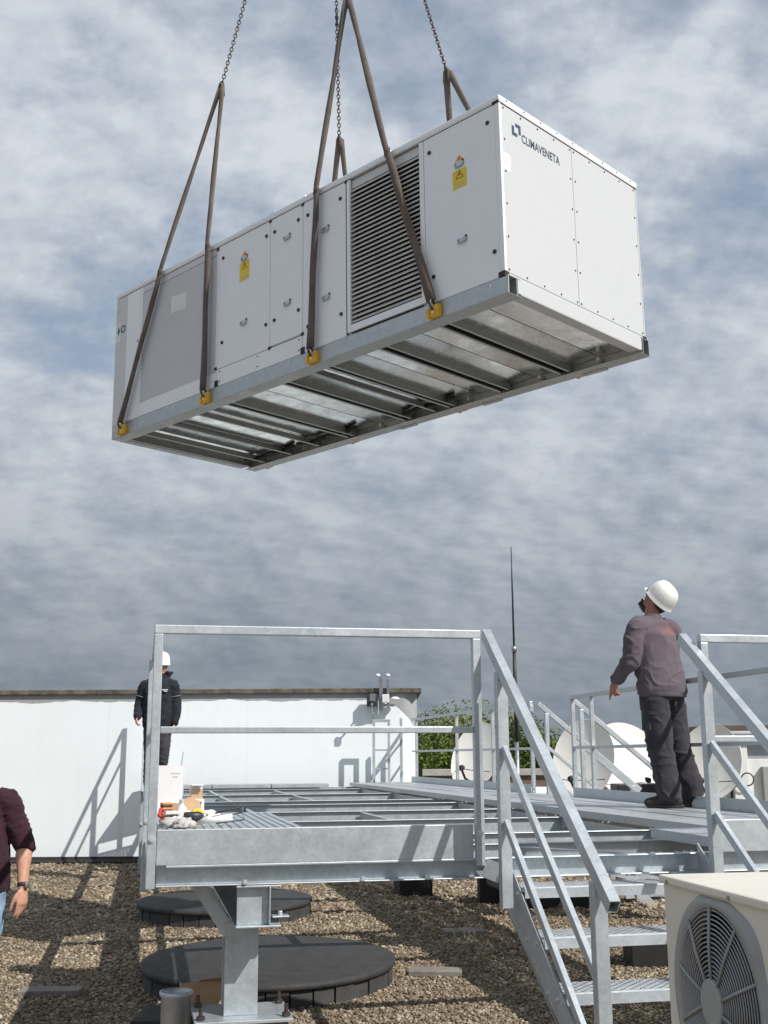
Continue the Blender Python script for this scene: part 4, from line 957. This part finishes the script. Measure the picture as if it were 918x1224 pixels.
stick([(-6.245, 1.10), (-6.14, 1.10), (-6.14, 1.36), (-6.245, 1.36)], 'paper'); stick([(-6.215, 1.25), (-6.18, 1.19), (-6.145, 1.25), (-6.18, 1.31)], 'green_sticker', y=-.0014)
U(MB().ring((-6.08, -.0014, 1.255), (0, -1, 0), .030, .052, .0006, 24), 'sticker', 'blue_print', 0)
for dz, w_ in ((1.515, .03), (1.54, .012), (1.495, .02)): stick([(-6.20, dz), (-6.20 + w_ * 2, dz), (-6.20 + w_ * 2, dz + .008), (-6.20, dz + .008)], 'grey_print', 'symbol')
def estick(pts, mat, nm='sticker', x=.0006): return U(MB().poly([(x, y, z) for y, z in pts], (.0006, 0, 0)), nm, mat, 0)
estick([(.035, 1.045), (.14, 1.045), (.14, 1.215), (.035, 1.215)], 'paper'); estick([(.06, 1.165), (.115, 1.165), (.115, 1.175), (.06, 1.175)], 'grey_print', 'symbol', .0014); estick([(.06, 1.13), (.10, 1.13), (.10, 1.138), (.06, 1.138)], 'grey_print', 'symbol', .0014)
# logo: two interlocking brackets, then the word
def lg_(pts): estick([(.18 + a * .135, 1.445 + b * .135) for a, b in pts], 'navy_print', 'logo_mark')
lg_([(0, .0), (.60, .0), (.60, .26), (.26, .26), (.26, .72), (0, .72)]); lg_([(.40, 1.0), (1.0, 1.0), (1.0, .28), (.74, .28), (.74, .74), (.40, .74)])
fc = bpy.data.curves.new('brand_lettering', 'FONT'); fc.body = 'CLIMAVENETA'; fc.size = .128; fc.extrude = .0006; fc.offset = .0022; fc.space_character = 1.04
to = bpy.data.objects.new('brand_lettering', fc); col.objects.link(to); bpy.context.view_layer.update()
me = bpy.data.meshes.new_from_object(to.evaluated_get(bpy.context.evaluated_depsgraph_get())); bpy.data.objects.remove(to)
xs = [v.co.x for v in me.vertices]; k_ = .595 / (max(xs) - min(xs)); x0_ = min(xs)
for v in me.vertices: v.co = Vector((.0014 + v.co.z, .325 + (v.co.x - x0_) * k_, 1.425 + v.co.y * .93))
me.materials.clear(); link('brand_lettering', me, 'navy_print', unit)

# slings and chains
UM = Matrix.Translation(UL) @ Matrix.Rotation(UY, 4, 'Z') @ Matrix.Rotation(-.0100, 4, 'Y') @ Matrix.Scale(UK, 4)
HK = Vector((-3.45, 1.15, 9.9))
def bez(p, n=14):
    p = [Vector(q) for q in p]; out = []
    for i in range(len(p) - 1):
        for k in range(n): out.append(p[i].lerp(p[i + 1], k / n))
    return out + [p[-1]]
def sling(apex, legs, y_face, label):
    t = thing('lifting_sling', label, 'sling', tuple(UM @ Vector(apex)), UY, 'textile slings carrying the unit'); t.scale = (UK,) * 3; t.rotation_euler = (0, -.0100, UY); A0 = Vector(apex); sg = -1 if y_face < 1 else 1
    for i, (xl, xb) in enumerate(legs):
        ye = y_face + sg * .05
        m = MB(); 
        for j, off in enumerate((-.014, .020)):
            pts = bez([A0 + Vector(((i - .5) * .05 + off * .3, 0, -.02)), Vector((xb + off * .4, ye, 1.79)), Vector((xb + (xl - xb) * .06 + off * .4, ye, 1.66)), Vector((xl + .01 + off * 1.25, y_face + sg * .06, -.01))], 12)
            pp_ = []
            for q, p in enumerate(pts):
                f_ = q / len(pts); w_ = .010 * math.sin(f_ * 9 + j + i) * (1 - f_)
                pp_.append(p + Vector((w_, sg * .006 * j + sg * .004, 0)) - A0)
            rad = [.033 + .006 * math.sin(q * .7 + j * 2 + i) + .004 * mnoise.noise(Vector((q * .9, j, i))) for q in range(len(pp_))]
            m.tube(pp_, rad, 10, .55, (1, .25 * math.sin(j), 0))
        m.build('sling_leg', 'webbing', t, 0, True)
        sh = MB(); sh.torus(Vector((xl + .015, y_face + sg * .055, -.045)) - A0, (1, .2, 0), .04, .012, 18, 6, 1.2); sh.build('shackle', 'chain_steel', t, 0, True)
    kn = MB(); kn.tube([(-.035, 0, -.14), (-.03, 0, .0), (0, 0, .05), (.03, 0, .0), (.035, 0, -.14)], [.03, .028, .026, .028, .03], 8, .7); kn.build('sling_eye', 'webbing', t, 0, True)
AP = [((-4.564, .314, 4.126), [(-5.98, -5.20), (-4.295, -4.27)], 0.0, 'front left brown sling with legs to the two left lugs'),
      ((-2.30, .32, 4.17), [(-2.493, -2.39), (-.826, -1.37)], 0.0, 'front right brown sling with legs spread across the louvre'),
      ((-4.206, 2.004, 3.949), [(-5.98, -4.95), (-4.295, -4.21)], W_, 'rear sling with its knot seen just left of the louvre'),
      ((-2.293, 1.991, 4.04), [(-2.493, -2.47), (-.826, -1.42)], W_, 'rear sling at the top right above the end door')]
CL = ['leftmost chain running up from the left sling', 'chain above the front right sling at the top edge', 'dark chain seen between the two middle slings', 'rightmost chain running up from the right rear sling']
lk = MB(); lk.torus((0, 0, 0), (0, 1, 0), .017, .0055, 14, 6, 1.6, (1, 0, 0)); lkm = lk
for (ap, legs, yf, lab), cl_ in zip(AP, CL):
    sling(ap, legs, yf, lab)
    a = UM @ Vector(ap); h = UM @ HK; d = (h - a); n_ = int(d.length / .041); q = d.to_track_quat('Z', 'X').to_matrix().to_4x4()
    ch = MB(); 
    for k in range(n_):
        mm = Matrix.Translation(a + d * ((k + .9) / n_) - a) @ q @ Matrix.Rotation(math.pi / 2 * (k % 2) + .3, 4, 'Z')
        o_ = len(ch.v); ch.v += [tuple(mm @ Vector(p)) for p in lk.v]; ch.f += [tuple(i + o_ for i in f) for f in lk.f]
    o = ch.build('lifting_chain', 'chain_steel', None, 0, True); o.location = a; tag(o, cl_, 'chain', 'lifting chains')
    if cl_.startswith('dark'):
        ml = MB().torus(UM @ Vector(ap).lerp(HK, .27) - a, (1, 0, 0), .05, .013, 20, 6, 1.6).build('master_link', 'chain_steel', o, 0, True)
hk = thing('crane_hook', 'steel crane hook gathering the four chains high above the unit', 'hook', tuple(UM @ HK))
U(MB().torus((0, 0, .1), (0, 1, 0), .14, .03, 24, 8), 'hook_ring', 'chain_steel', 0, hk, True); U(MB().cyl((0, 0, .26), (0, 0, 3.0), .02, 10), 'hoist_rope', 'chain_steel', 0, hk, True)

# ------------------------------------------------------------------ people
def cat(pts, rad, k=5):
    P_ = [Vector(p) for p in pts]; Rr = [(r_, r_) if isinstance(r_, (int, float)) else r_ for r_ in rad]; out, ro = [], []
    n = len(P_)
    for i in range(n - 1):
        a, b, c, d = P_[max(i - 1, 0)], P_[i], P_[i + 1], P_[min(i + 2, n - 1)]
        for j in range(k):
            t = j / k; out.append(.5 * ((2 * b) + (-a + c) * t + (2 * a - 5 * b + 4 * c - d) * t * t + (-a + 3 * b - 3 * c + d) * t ** 3))
            s_ = t * t * (3 - 2 * t); ro.append(tuple(Rr[i][q] * (1 - s_) + Rr[i + 1][q] * s_ for q in (0, 1)))
    out.append(P_[-1]); ro.append(Rr[-1]); return out, ro
def limb(m, pts, rad, side=None, n=16, k=5, round_=True):
    P_, ro = cat(pts, rad, k) if len(pts) > 1 else ([Vector(pts[0])], [rad[0]])
    if round_:
        for end in (0, 1):
            p, q = (P_[0], P_[1]) if end == 0 else (P_[-1], P_[-2]); d = (p - q).normalized(); r_ = ro[0] if end == 0 else ro[-1]; mn = min(r_)
            ex_ = [(p + d * mn * math.sin(a), (r_[0] * math.cos(a), r_[1] * math.cos(a))) for a in (R(35), R(65), R(84))]
            if end == 0: P_ = [e[0] for e in ex_[::-1]] + P_; ro = [e[1] for e in ex_[::-1]] + ro
            else: P_ += [e[0] for e in ex_]; ro += [e[1] for e in ex_]
    o = len(m.v); prev = None; N = len(P_)
    for i, p in enumerate(P_):
        d = (P_[min(i + 1, N - 1)] - P_[max(i - 1, 0)]).normalized()
        a = Vector(side) if side is not None else (prev if prev is not None else (d.orthogonal()))
        a = a - d * a.dot(d)
        if a.length < 1e-4: a = d.orthogonal()
        a.normalize(); prev = a; b = d.cross(a)
        for q in range(n):
            t = 2 * math.pi * q / n; m.v.append(tuple(p + a * ro[i][0] * math.cos(t) + b * ro[i][1] * math.sin(t)))
    for i in range(N - 1):
        for q in range(n):
            j = (q + 1) % n; m.f.append((o + i * n + q, o + i * n + j, o + (i + 1) * n + j, o + (i + 1) * n + q))
    m.f.append(tuple(o + q for q in reversed(range(n)))); m.f.append(tuple(o + (N - 1) * n + q for q in range(n)))
def ell(m, c, rx, ry, rz, q=None, n=20):
    prof = [(max(1e-4, math.sin(math.pi * k / 14)), -math.cos(math.pi * k / 14)) for k in range(15)]
    t = MB().lathe(prof, n); t.f += [tuple(reversed(range(n))), tuple(14 * n + k for k in range(n))]
    mm = Matrix.Translation(c) @ (q if q is not None else Matrix.Identity(4)) @ Matrix.Diagonal((rx, ry, rz, 1)); t.xform(mm); m.add(t.v, t.f)
def skin_mesh(name, m, voxel, mat, parent, smooth=4, fold=None):
    me = m.mesh(name); o = bpy.data.objects.new('tmp', me); col.objects.link(o)
    r_ = o.modifiers.new('r', 'REMESH'); r_.mode = 'VOXEL'; r_.voxel_size = voxel
    if smooth: s_ = o.modifiers.new('s', 'SMOOTH'); s_.iterations = smooth; s_.factor = .5
    bpy.context.view_layer.update(); dg = bpy.context.evaluated_depsgraph_get()
    me2 = bpy.data.meshes.new_from_object(o.evaluated_get(dg)); bpy.data.objects.remove(o); me2.name = name
    if fold:
        nrm = [v.normal.copy() for v in me2.vertices]
        for v, nn in zip(me2.vertices, nrm): v.co += nn * fold(v.co)
    me2.materials.clear(); me2.materials.append(MAT[mat]); me2.polygons.foreach_set('use_smooth', [True] * len(me2.polygons)); me2.update()
    o = bpy.data.objects.new(name, me2); col.objects.link(o); o.parent = parent; return o
def hand(m, wrist, d, palm_n, thumb_side, curl=.3, point=False, k=1.0):
    """wrist point, direction of the hand, palm normal, direction of thumb"""
    w0 = Vector(wrist); d = Vector(d).normalized(); pn = Vector(palm_n); pn = (pn - d * pn.dot(d)).normalized(); s_ = d.cross(pn).normalized()
    if s_.dot(Vector(thumb_side)) < 0: s_ = -s_
    limb(m, [w0, w0 + d * .035 * k, w0 + d * .08 * k], [(.024 * k, .019 * k), (.036 * k, .016 * k), (.039 * k, .014 * k)], s_, 14, 4)
    for i, (off, L) in enumerate(((.029, .072), (.010, .080), (-.010, .075), (-.028, .060))):
        c_ = (.12 if point and i == 0 else (1.25 if point else curl * (1 + .15 * i))); p = w0 + d * (.082 - .006 * abs(i - 1)) * k + s_ * off * k; dd = d.copy(); pts = [p - d * .02 * k, p]; ang = 0
        for seg in (.45, .32, .23):
            ang += c_ * (.75 if seg == .45 else .6); dd = d * math.cos(ang) + pn * math.sin(ang) + s_ * .03 * (1.5 - i) * .5; p = p + dd.normalized() * L * k * seg; pts.append(p.copy())
        limb(m, pts, [.0095 * k, .0095 * k, .0088 * k, .0082 * k, .0072 * k], None, 10, 3)
    p = w0 + d * .022 * k + s_ * .024 * k; pts = [p, p + (d * .75 + s_ * .55 + pn * .25) * .035 * k, p + (d * 1.5 + s_ * .65 + pn * .55) * .042 * k, p + (d * 2.2 + s_ * .60 + pn * .8) * .042 * k]
    limb(m, pts, [.014 * k, .0115 * k, .0095 * k, .008 * k], None, 10, 3)
def basis(F, U_):
    F = Vector(F).normalized(); U_ = Vector(U_); U_ = (U_ - F * U_.dot(F)).normalized(); X = F.cross(U_)
    return Matrix((X, F, U_)).transposed().to_4x4()          # x = person's right, y = forward, z = crown
def head(m, c, Q, k=1.0):
    T_ = Matrix.Translation(c) @ Q
    def e(p, *r_): ell(m, T_ @ (Vector(p) * k), *[q * k for q in r_], Q)
    e((0, -.005, .03), .076, .096, .100); e((0, .035, -.035), .060, .066, .075); e((0, .062, -.088), .034, .032, .026); e((0, .030, -.068), .052, .055, .042)
    limb(m, [T_ @ Vector((0, .088, .022)) , T_ @ Vector((0, .108, -.006)), T_ @ Vector((0, .112, -.024))], [.010, .013, .016], None, 10, 3)
    for s_ in (-1, 1):
        e((s_ * .036, .082, .032), .022, .014, .010); e((s_ * .041, .072, -.018), .024, .022, .024); e((s_ * .078, -.006, .0), .010, .022, .034); e((s_ * .012, .111, -.024), .009, .010, .008)
    e((0, .095, -.052), .026, .011, .008); e((0, .093, -.062), .022, .011, .008)
def face_bits(par, c, Q, k=1.0):
    T_ = Matrix.Translation(c) @ Q
    for s_ in (-1, 1):
        m = MB(); ell(m, T_ @ Vector((s_ * .034, .086, .013)), .013, .008, .008, Q, 12); m.build('eye', 'tool_dark', par, 0, True)
def helmet(par, c, Q, k=1.0):
    T_ = Matrix.Translation(c) @ Q
    prof = [(0.001, .138), (.03, .136), (.06, .128), (.085, .112), (.105, .084), (.116, .046), (.121, .005), (.123, -.030), (.1275, -.036), (.128, -.041), (.118, -.038), (.112, .0)]
    m = MB().lathe(prof, 40, (0, 0, 0), .94, 1.14)
    for i, p in enumerate(m.v):
        x, y, z = p
        if z < -.033: y += .030 * max(0, y / .14) ** 4; z -= .006 * max(0, y / .15) ** 2
        if z > -.01: z += .008 * math.exp(-(x / .018) ** 2) * (1 if z > .02 else .0)
        m.v[i] = (x, y, z)
    m.xform(T_ @ Matrix.Scale(k, 4)); m.build('hard_hat', 'helmet_white', par, 0, True)
def folds(amp, zs=(1, 1, 3.0), sc=9.0, seed=0.0, extra=None):
    """sharp-crested creases: a warped ridge noise, mixed with a broad slack"""
    def f(co):
        wv = Vector((mnoise.noise(co * 5 + Vector((seed, 0, 0))), mnoise.noise(co * 5 + Vector((0, seed, 3))), mnoise.noise(co * 5 + Vector((7, 0, seed))))) * .10
        q = co + wv
        p = Vector((q.x * zs[0], q.y * zs[1], q.z * zs[2])) * sc + Vector((seed, seed * .7, 0))
        a = (1 - min(1, abs(mnoise.noise(p)) * 2.4)) ** 2.2
        a2 = (1 - min(1, abs(mnoise.noise(p * 2.1 + Vector((9, 2, 4)))) * 2.4)) ** 2
        b = mnoise.noise(p * .5 + Vector((5, 0, 0)))
        r_ = amp * (a * 1.0 + a2 * .18 + b * .55 - .10)
        return r_ * (extra(co) if extra else 1)
    return f

# --- the man in the grey-purple sweatshirt on the gangway
m1 = thing('person', 'man in faded purple sweatshirt and white hard hat looking up, radio at mouth', 'person', (2.33, 9.45, DK + .002), 0)
hipL, hipR = Vector((-.115, -.04, .92)), Vector((.035, .05, .92)); kneeL, kneeR = Vector((-.095, -.03, .52)), Vector((.085, .09, .53)); ankL, ankR = Vector((-.035, -.06, .10)), Vector((.195, .10, .11))
shL, shR = Vector((-.235, -.09, 1.450)), Vector((.095, .09, 1.445)); elL, wrL = Vector((-.300, -.10, 1.195)), Vector((-.410, -.02, 1.035)); elR, wrR = Vector((.13, .34, 1.28)), Vector((-.05, .37, 1.515))
side = (.87, .5, 0); HC = Vector((-.028, .03, 1.690)); Q1 = basis((-.46, .46, .76), (.56, -.56, .60))
b = MB()
limb(b, [(-.045, 0, .90), (-.05, 0, 1.1), (-.07, .0, 1.3), (-.08, .0, 1.46)], [(.14, .085), (.135, .085), (.15, .095), (.14, .08)], side)
limb(b, [(-.085, .0, 1.46), (-.085, .01, 1.56), (-.07, .02, 1.64)], [.075, .060, .058], None)
head(b, HC, Q1, .98)
limb(b, [shL, elL, wrL], [.055, .042, .028]); limb(b, [shR, elR, wrR], [.055, .042, .028]); limb(b, [hipL, kneeL, ankL], [.075, .048, .038]); limb(b, [hipR, kneeR, ankR], [.075, .048, .038])
hand(b, wrL + Vector((-.012, .008, -.02)), (-.22, .10, -.97), (.75, .5, -.05), (.35, .75, 0), 1.0, True, 1.08)
hand(b, wrR, (-.42, -.75, .80), (.5, -.55, -.3), (-.6, .3, .6), .9, False, 1.0)
limb(b, [ankL, ankL + Vector((-.08, .02, -.055))], [.035, .025]); limb(b, [ankR, ankR + Vector((-.03, .08, -.055))], [.035, .025])
skin_mesh('body', b, .0065, 'skin_tan', m1, 2)
b = MB()
limb(b, [(-.028, 0, .905), (-.03, 0, .95), (-.042, 0, 1.06), (-.062, 0, 1.22), (-.078, 0, 1.37), (-.082, 0, 1.47), (-.083, 0, 1.535)], [(.215, .150), (.226, .158), (.218, .158), (.210, .150), (.205, .140), (.160, .105), (.085, .075)], side, 24, 5, False)
limb(b, [shL + Vector((.10, .05, .02)), shL, shL.lerp(elL, .5) + Vector((-.01, -.01, 0)), elL, elL.lerp(wrL, .55), wrL + (wrL - elL).normalized() * -.005], [.080, .086, .081, .074, .057, .043], None, 18)
limb(b, [shR + Vector((-.08, -.04, .02)), shR, shR.lerp(elR, .5), elR, wrR.lerp(elR, .1)], [.085, .080, .072, .066, .045], None, 18)
limb(b, [(-.083, .0, 1.50), (-.083, .008, 1.562)], [.088, .072], None, 20, 3, False)
def ex1(co):
    r_ = .45
    if co.x < -.22: r_ = 1.2 + .8 * max(0, (1.25 - co.z) * 3)
    if co.z < 1.12: r_ = max(r_, 1.0)
    return r_
skin_mesh('sweatshirt', b, .0080, 'sweat_cloth', m1, 5, folds(.010, (1.2, 1.2, 1.7), 5.0, 3.1, ex1))
b = MB()
limb(b, [hipL + Vector((.05, .03, .06)), hipL + Vector((.0, 0, -.06)), hipL.lerp(kneeL, .55), kneeL, kneeL.lerp(ankL, .5), ankL + Vector((0, 0, -.035))], [(.132, .122), (.122, .122), .112, .104, .096, .094], None, 20, 6, False)
limb(b, [hipR + Vector((-.05, -.03, .06)), hipR + Vector((.0, 0, -.06)), hipR.lerp(kneeR, .55), kneeR, kneeR.lerp(ankR, .5), ankR + Vector((0, 0, -.035))], [(.132, .122), (.120, .122), .109, .101, .094, .092], None, 20, 6, False)
limb(b, [(-.045, 0, .86), (-.045, 0, .93), (-.047, 0, 1.0)], [(.165, .125), (.172, .13), (.165, .125)], side, 22, 4, False)
skin_mesh('work_trousers', b, .0085, 'work_trousers', m1, 5, folds(.011, (1.3, 1.3, 2.0), 4.6, 8.8, lambda co: 1.5 if co.z < .26 else (1.2 if .40 < co.z < .64 else .75)))
def band(par, c, d, rx, ry, sd, nm, mat, th=.010, hh=.022):
    c = Vector(c); d = Vector(d).normalized(); m = MB(); m.tube([c - d * hh, c - d * hh * .9, c + d * hh * .9, c + d * hh], [rx - th * .6, rx, rx, rx - th * .6], 28, ry / rx, sd); return P(m, nm, mat, 0, par, True)
band(m1, (-.028, 0, .912), (0, 0, 1), .216, .152, side, 'hem_band', 'sweat_cloth', .012, .03)
band(m1, wrL.lerp(elL, .06), wrL - elL, .046, .046, None, 'cuff', 'sweat_cloth', .008, .028)
band(m1, (-.084, .006, 1.550), (.02, .05, 1), .074, .066, side, 'collar_band', 'sweat_cloth', .008, .014)
for nm, c_, sz, rz in (('back_pocket', (-.115, -.112, .84), (.062, .010, .07), .35), ('back_pocket', (.072, -.046, .84), (.05, .010, .07), .75), ('thigh_pocket', (-.192, -.055, .70), (.014, .065, .085), .25)):
    q = Matrix.Translation(c_) @ Matrix.Rotation(rz, 4, 'Z'); P(MB().box(-sz[0], sz[0], -sz[1], sz[1], -sz[2], sz[2], q), nm, 'work_trousers', .008, m1); P(MB().box(-sz[0] - .004, sz[0] + .004, -sz[1] - .004, sz[1] + .004, sz[2] - .008, sz[2] + .018, q), 'pocket_flap', 'pocket_cloth', .004, m1)
def boot(par, ank, d, L=.29, mat='boot'):
    d = Vector(d).normalized(); a = Vector((ank.x, ank.y, 0)); s_ = Vector((0, 0, 1)).cross(d)
    m = MB(); limb(m, [a + Vector((0, 0, .20)) - d * .01, a + Vector((0, 0, .09)) - d * .01], [(.062, .070), (.062, .074)], s_, 16, 3, True)
    limb(m, [a - d * .055 + Vector((0, 0, .055)), a + d * .06 + Vector((0, 0, .055)), a + d * .13 + Vector((0, 0, .047)), a + d * (L - .115) + Vector((0, 0, .042))], [(.044, .045), (.046, .055), (.050, .042), (.046, .036)], s_, 18, 5, True)
    o = skin_mesh('boot', m, .009, mat, par, 3)
    for v in o.data.vertices: v.co.z = max(v.co.z, .006)
    m = MB(); pts = []
    for k in range(28):
        t = 2 * math.pi * k / 28; u_ = math.cos(t); pts.append(a + d * (L / 2 - .105 + (L / 2 + .004) * u_) + s_ * (.047 + .008 * u_) * math.copysign(abs(math.sin(t)) ** .6, math.sin(t)))
    m.poly([(p.x, p.y, .0005) for p in pts], (0, 0, .026)); P(m, 'sole', 'black_rubber', .004, o)
boot(m1, ankL, (-.95, .28, 0)); boot(m1, ankR, (-.40, .90, 0))
helmet(m1, HC + Q1 @ Vector((0, -.012, .048)), Q1, .97)
T1 = Matrix.Translation(HC) @ Q1
face_bits(m1, HC, Q1)
g1 = MB(); g1.box(-.072, .072, .098, .104, .006, .042, T1); g1.box(-.083, -.079, -.02, .10, .018, .026, T1); g1.box(.079, .083, -.02, .10, .018, .026, T1); P(g1, 'glasses', 'tool_dark', .003, m1)
hm = MB(); ell(hm, T1 @ Vector((0, -.055, -.02)), .074, .050, .065, Q1); hm.build('hair', 'hair', m1, 0, True)
rd = thing('walkie_talkie', 'black walkie-talkie the man on the gangway holds to his mouth', 'radio', (0, 0, 0))
rc = m1.location + Vector((-.122, .16, 1.672)); rq = Matrix.Translation(rc) @ basis((-.5, .55, .6), (-.55, .05, .62))
rd.location = rc; rq.translation = Vector((0, 0, 0))
P(MB().box(-.03, .03, -.02, .02, -.085, .045, rq), 'radio_body', 'tool_dark', .008, rd); P(MB().cyl(rq @ Vector((.018, 0, .045)), rq @ Vector((.018, 0, .075)), .008, 10), 'aerial', 'tool_dark', 0, rd); P(MB().cyl(rq @ Vector((-.012, 0, .045)), rq @ Vector((-.012, 0, .058)), .008, 10), 'knob', 'tool_dark', 0, rd)

# --- the man in the dark jacket by the far left corner
m2 = thing('person', 'man in dark jacket and white hard hat standing behind the front left post', 'person', (-3.21, 16.2, DK + .001), 0)
HC2 = Vector((.035, -.05, 1.69)); Q2 = basis((.42, -.9, -.05), (0, 0, 1))
b = MB(); limb(b, [(0, 0, .9), (0, 0, 1.15), (0, 0, 1.42)], [(.15, .1), (.14, .095), (.16, .1)], (1, 0, 0)); limb(b, [(0, 0, 1.42), (-.01, -.02, 1.62)], [.07, .06]); head(b, HC2, Q2, 1.04)
shA, elA, wrA = Vector((.20, 0, 1.41)), Vector((.25, .02, 1.13)), Vector((.245, -.04, .88)); shB, elB, wrB = Vector((-.20, 0, 1.41)), Vector((-.27, .03, 1.14)), Vector((-.27, -.10, .97))
for a_ in ((shA, elA, wrA), (shB, elB, wrB)): limb(b, a_, [.055, .042, .03])
hand(b, wrA, (-.0, -.1, -1), (-1, 0, 0), (0, -1, 0), .5); hand(b, wrB, (-.05, -.35, -.9), (1, 0, 0), (0, -1, .2), .8)
legs2 = [(Vector((.09, 0, .9)), Vector((.11, -.05, .49)), Vector((.06, .03, .1))), (Vector((-.09, 0, .9)), Vector((-.09, -.02, .49)), Vector((-.10, .0, .1)))]
for a_ in legs2: limb(b, a_, [.08, .055, .045]); limb(b, [a_[2], a_[2] + Vector((0, -.08, -.055))], [.035, .025])
skin_mesh('body', b, .008, 'skin', m2, 2)
b = MB(); limb(b, [(0, 0, .84), (0, 0, .92), (0, 0, 1.15), (0, 0, 1.36), (0, 0, 1.47), (0, 0, 1.54)], [(.20, .14), (.215, .15), (.21, .15), (.225, .15), (.18, .12), (.09, .085)], (1, 0, 0), 24, 5, False)
for a_ in ((shA, elA, wrA), (shB, elB, wrB)): limb(b, [a_[0] * .8 + Vector((0, 0, .28)), a_[0], a_[1], a_[2].lerp(a_[1], .08)], [.09, .088, .075, .055], None, 18)
limb(b, [(.02, .02, 1.48), (.03, .03, 1.56), (.035, .03, 1.62)], [(.105, .085), (.120, .10), (.155, .125)], (1, 0, 0), 22, 3, False)
skin_mesh('jacket', b, .012, 'navy_jacket', m2, 3, folds(.010, (1, 1, 1.8), 8, 1.7))
b = MB(); limb(b, [(0, 0, .82), (0, 0, .95)], [(.16, .12), (.165, .125)], (1, 0, 0), 20, 3, False)
for a_ in legs2: limb(b, [a_[0], a_[0].lerp(a_[1], .5), a_[1], a_[1].lerp(a_[2], .5), a_[2] + Vector((0, 0, -.02))], [.108, .096, .08, .074, .07], None, 18)
skin_mesh('trousers', b, .012, 'dark_trousers', m2, 3, folds(.009, (1, 1, 2), 8, 4.2))
for a_ in legs2: boot(m2, a_[2], (.1, -1, 0), .28, 'boot')
helmet(m2, HC2 + Q2 @ Vector((0, -.01, .06)), Q2, 1.05); face_bits(m2, HC2, Q2)
T2 = Matrix.Translation(HC2) @ Q2; P(MB().box(-.066, .066, .094, .102, .0, .032, T2), 'sunglasses', 'tool_dark', .003, m2)
P(MB().box(.075, .155, -.158, -.152, 1.345, 1.358), 'chest_print', 'paper', 0, m2); P(MB().box(.10, .15, -.158, -.152, 1.325, 1.337), 'chest_print', 'paper', 0, m2)
P(MB().poly([(.0, -.159, 1.34), (.045, -.159, 1.34), (.022, -.152, 1.46)], (0, .004, 0)), 'shirt_front', 'paper', 0, m2)
for a_, b_2 in ((shA, elA), (shB, elB)):
    c_ = a_.lerp(b_2, .52); d_ = (b_2 - a_).normalized(); m = MB(); m.tube([c_ - d_ * .006, c_ + d_ * .006], .0905, 20); P(m, 'reflective_band', 'reflect_grey', 0, m2, True)

# --- the man in the maroon jumper at the left edge
m3 = thing('person', 'man in maroon jumper and jeans with wristwatch at the left edge', 'person', (-2.635, 7.55, .0), 0)
shA, elA, wrA = Vector((.185, 0, 1.42)), Vector((.300, .02, 1.165)), Vector((.335, -.06, .905)); shB, elB, wrB = Vector((-.215, 0, 1.43)), Vector((-.28, .04, 1.14)), Vector((-.27, -.08, .90))
HC3 = Vector((0, -.03, 1.66)); Q3 = basis((.2, -1, 0), (0, 0, 1))
b = MB(); limb(b, [(0, 0, .92), (0, 0, 1.15), (0, 0, 1.42)], [(.155, .105), (.145, .10), (.165, .105)], (1, 0, 0)); limb(b, [(0, 0, 1.42), (0, -.01, 1.6)], [.07, .06]); head(b, HC3, Q3, 1.04)
limb(b, [shA, elA, elA.lerp(wrA, .3), elA.lerp(wrA, .7), wrA], [.055, .050, .052, .038, (.032, .026)]); limb(b, [shB, elB, wrB], [.055, .045, .03])
hand(b, wrA + Vector((.002, -.003, -.008)), (.02, -.08, -1), (-.75, .45, .0), (-.5, -.85, 0), .24, False, 1.15); hand(b, wrB, (0, -.2, -.97), (.9, .2, 0), (.2, -1, 0), .4)
legs3 = [(Vector((.095, 0, .9)), Vector((.11, -.06, .5)), Vector((.11, .02, .1))), (Vector((-.095, 0, .9)), Vector((-.11, .03, .5)), Vector((-.11, .12, .1)))]
for a_ in legs3: limb(b, a_, [.085, .058, .045]); limb(b, [a_[2], a_[2] + Vector((0, -.08, -.055))], [.035, .025])
skin_mesh('body', b, .006, 'skin', m3, 2)
b = MB(); limb(b, [(0, 0, .87), (0, 0, .96), (0, 0, 1.15), (0, 0, 1.36), (0, 0, 1.47), (0, 0, 1.53)], [(.222, .15), (.228, .16), (.212, .155), (.200, .15), (.16, .115), (.085, .08)], (1, 0, 0), 24, 5, False)
limb(b, [shA * .8 + Vector((0, 0, .29)), shA, shA.lerp(elA, .5), elA, elA.lerp(wrA, .18)], [.085, .082, .074, .070, .066], None, 18, 5, False); limb(b, [shB * .8 + Vector((0, 0, .29)), shB, elB, wrB.lerp(elB, .6)], [.085, .082, .070, .062], None, 18, 5, False)
skin_mesh('jumper', b, .010, 'maroon_knit', m3, 3, folds(.008, (1, 1, 2.2), 9, 6.3))
b = MB(); limb(b, [(0, 0, .84), (0, 0, .97)], [(.175, .12), (.18, .125)], (1, 0, 0), 20, 3, False)
for a_ in legs3: limb(b, [a_[0], a_[0].lerp(a_[1], .5) * 1.04, a_[1], a_[1].lerp(a_[2], .5), a_[2] + Vector((0, 0, -.02))], [.118, .108, .082, .076, .074], None, 18)
skin_mesh('jeans', b, .011, 'denim', m3, 3, folds(.008, (1, 1, 2), 8, 2.2))
for a_ in legs3: boot(m3, a_[2], (.1, -1, 0), .28, 'boot')
d_ = (wrA - elA).normalized(); c_ = wrA - d_ * .012
P(MB().tube([c_ - d_ * .011, c_ + d_ * .011], .0365, 24), 'watch_strap', 'black_rubber', .003, m3, True); P(MB().cyl(c_ + Vector((.028, -.02, 0)), c_ + Vector((.040, -.026, 0)), .018, 20), 'watch_case', 'tool_steel', .002, m3, True)
hm = MB(); ell(hm, HC3 + Vector((0, .02, .05)), .084, .10, .09); hm.build('hair', 'hair', m3, 0, True); face_bits(m3, HC3, Q3)
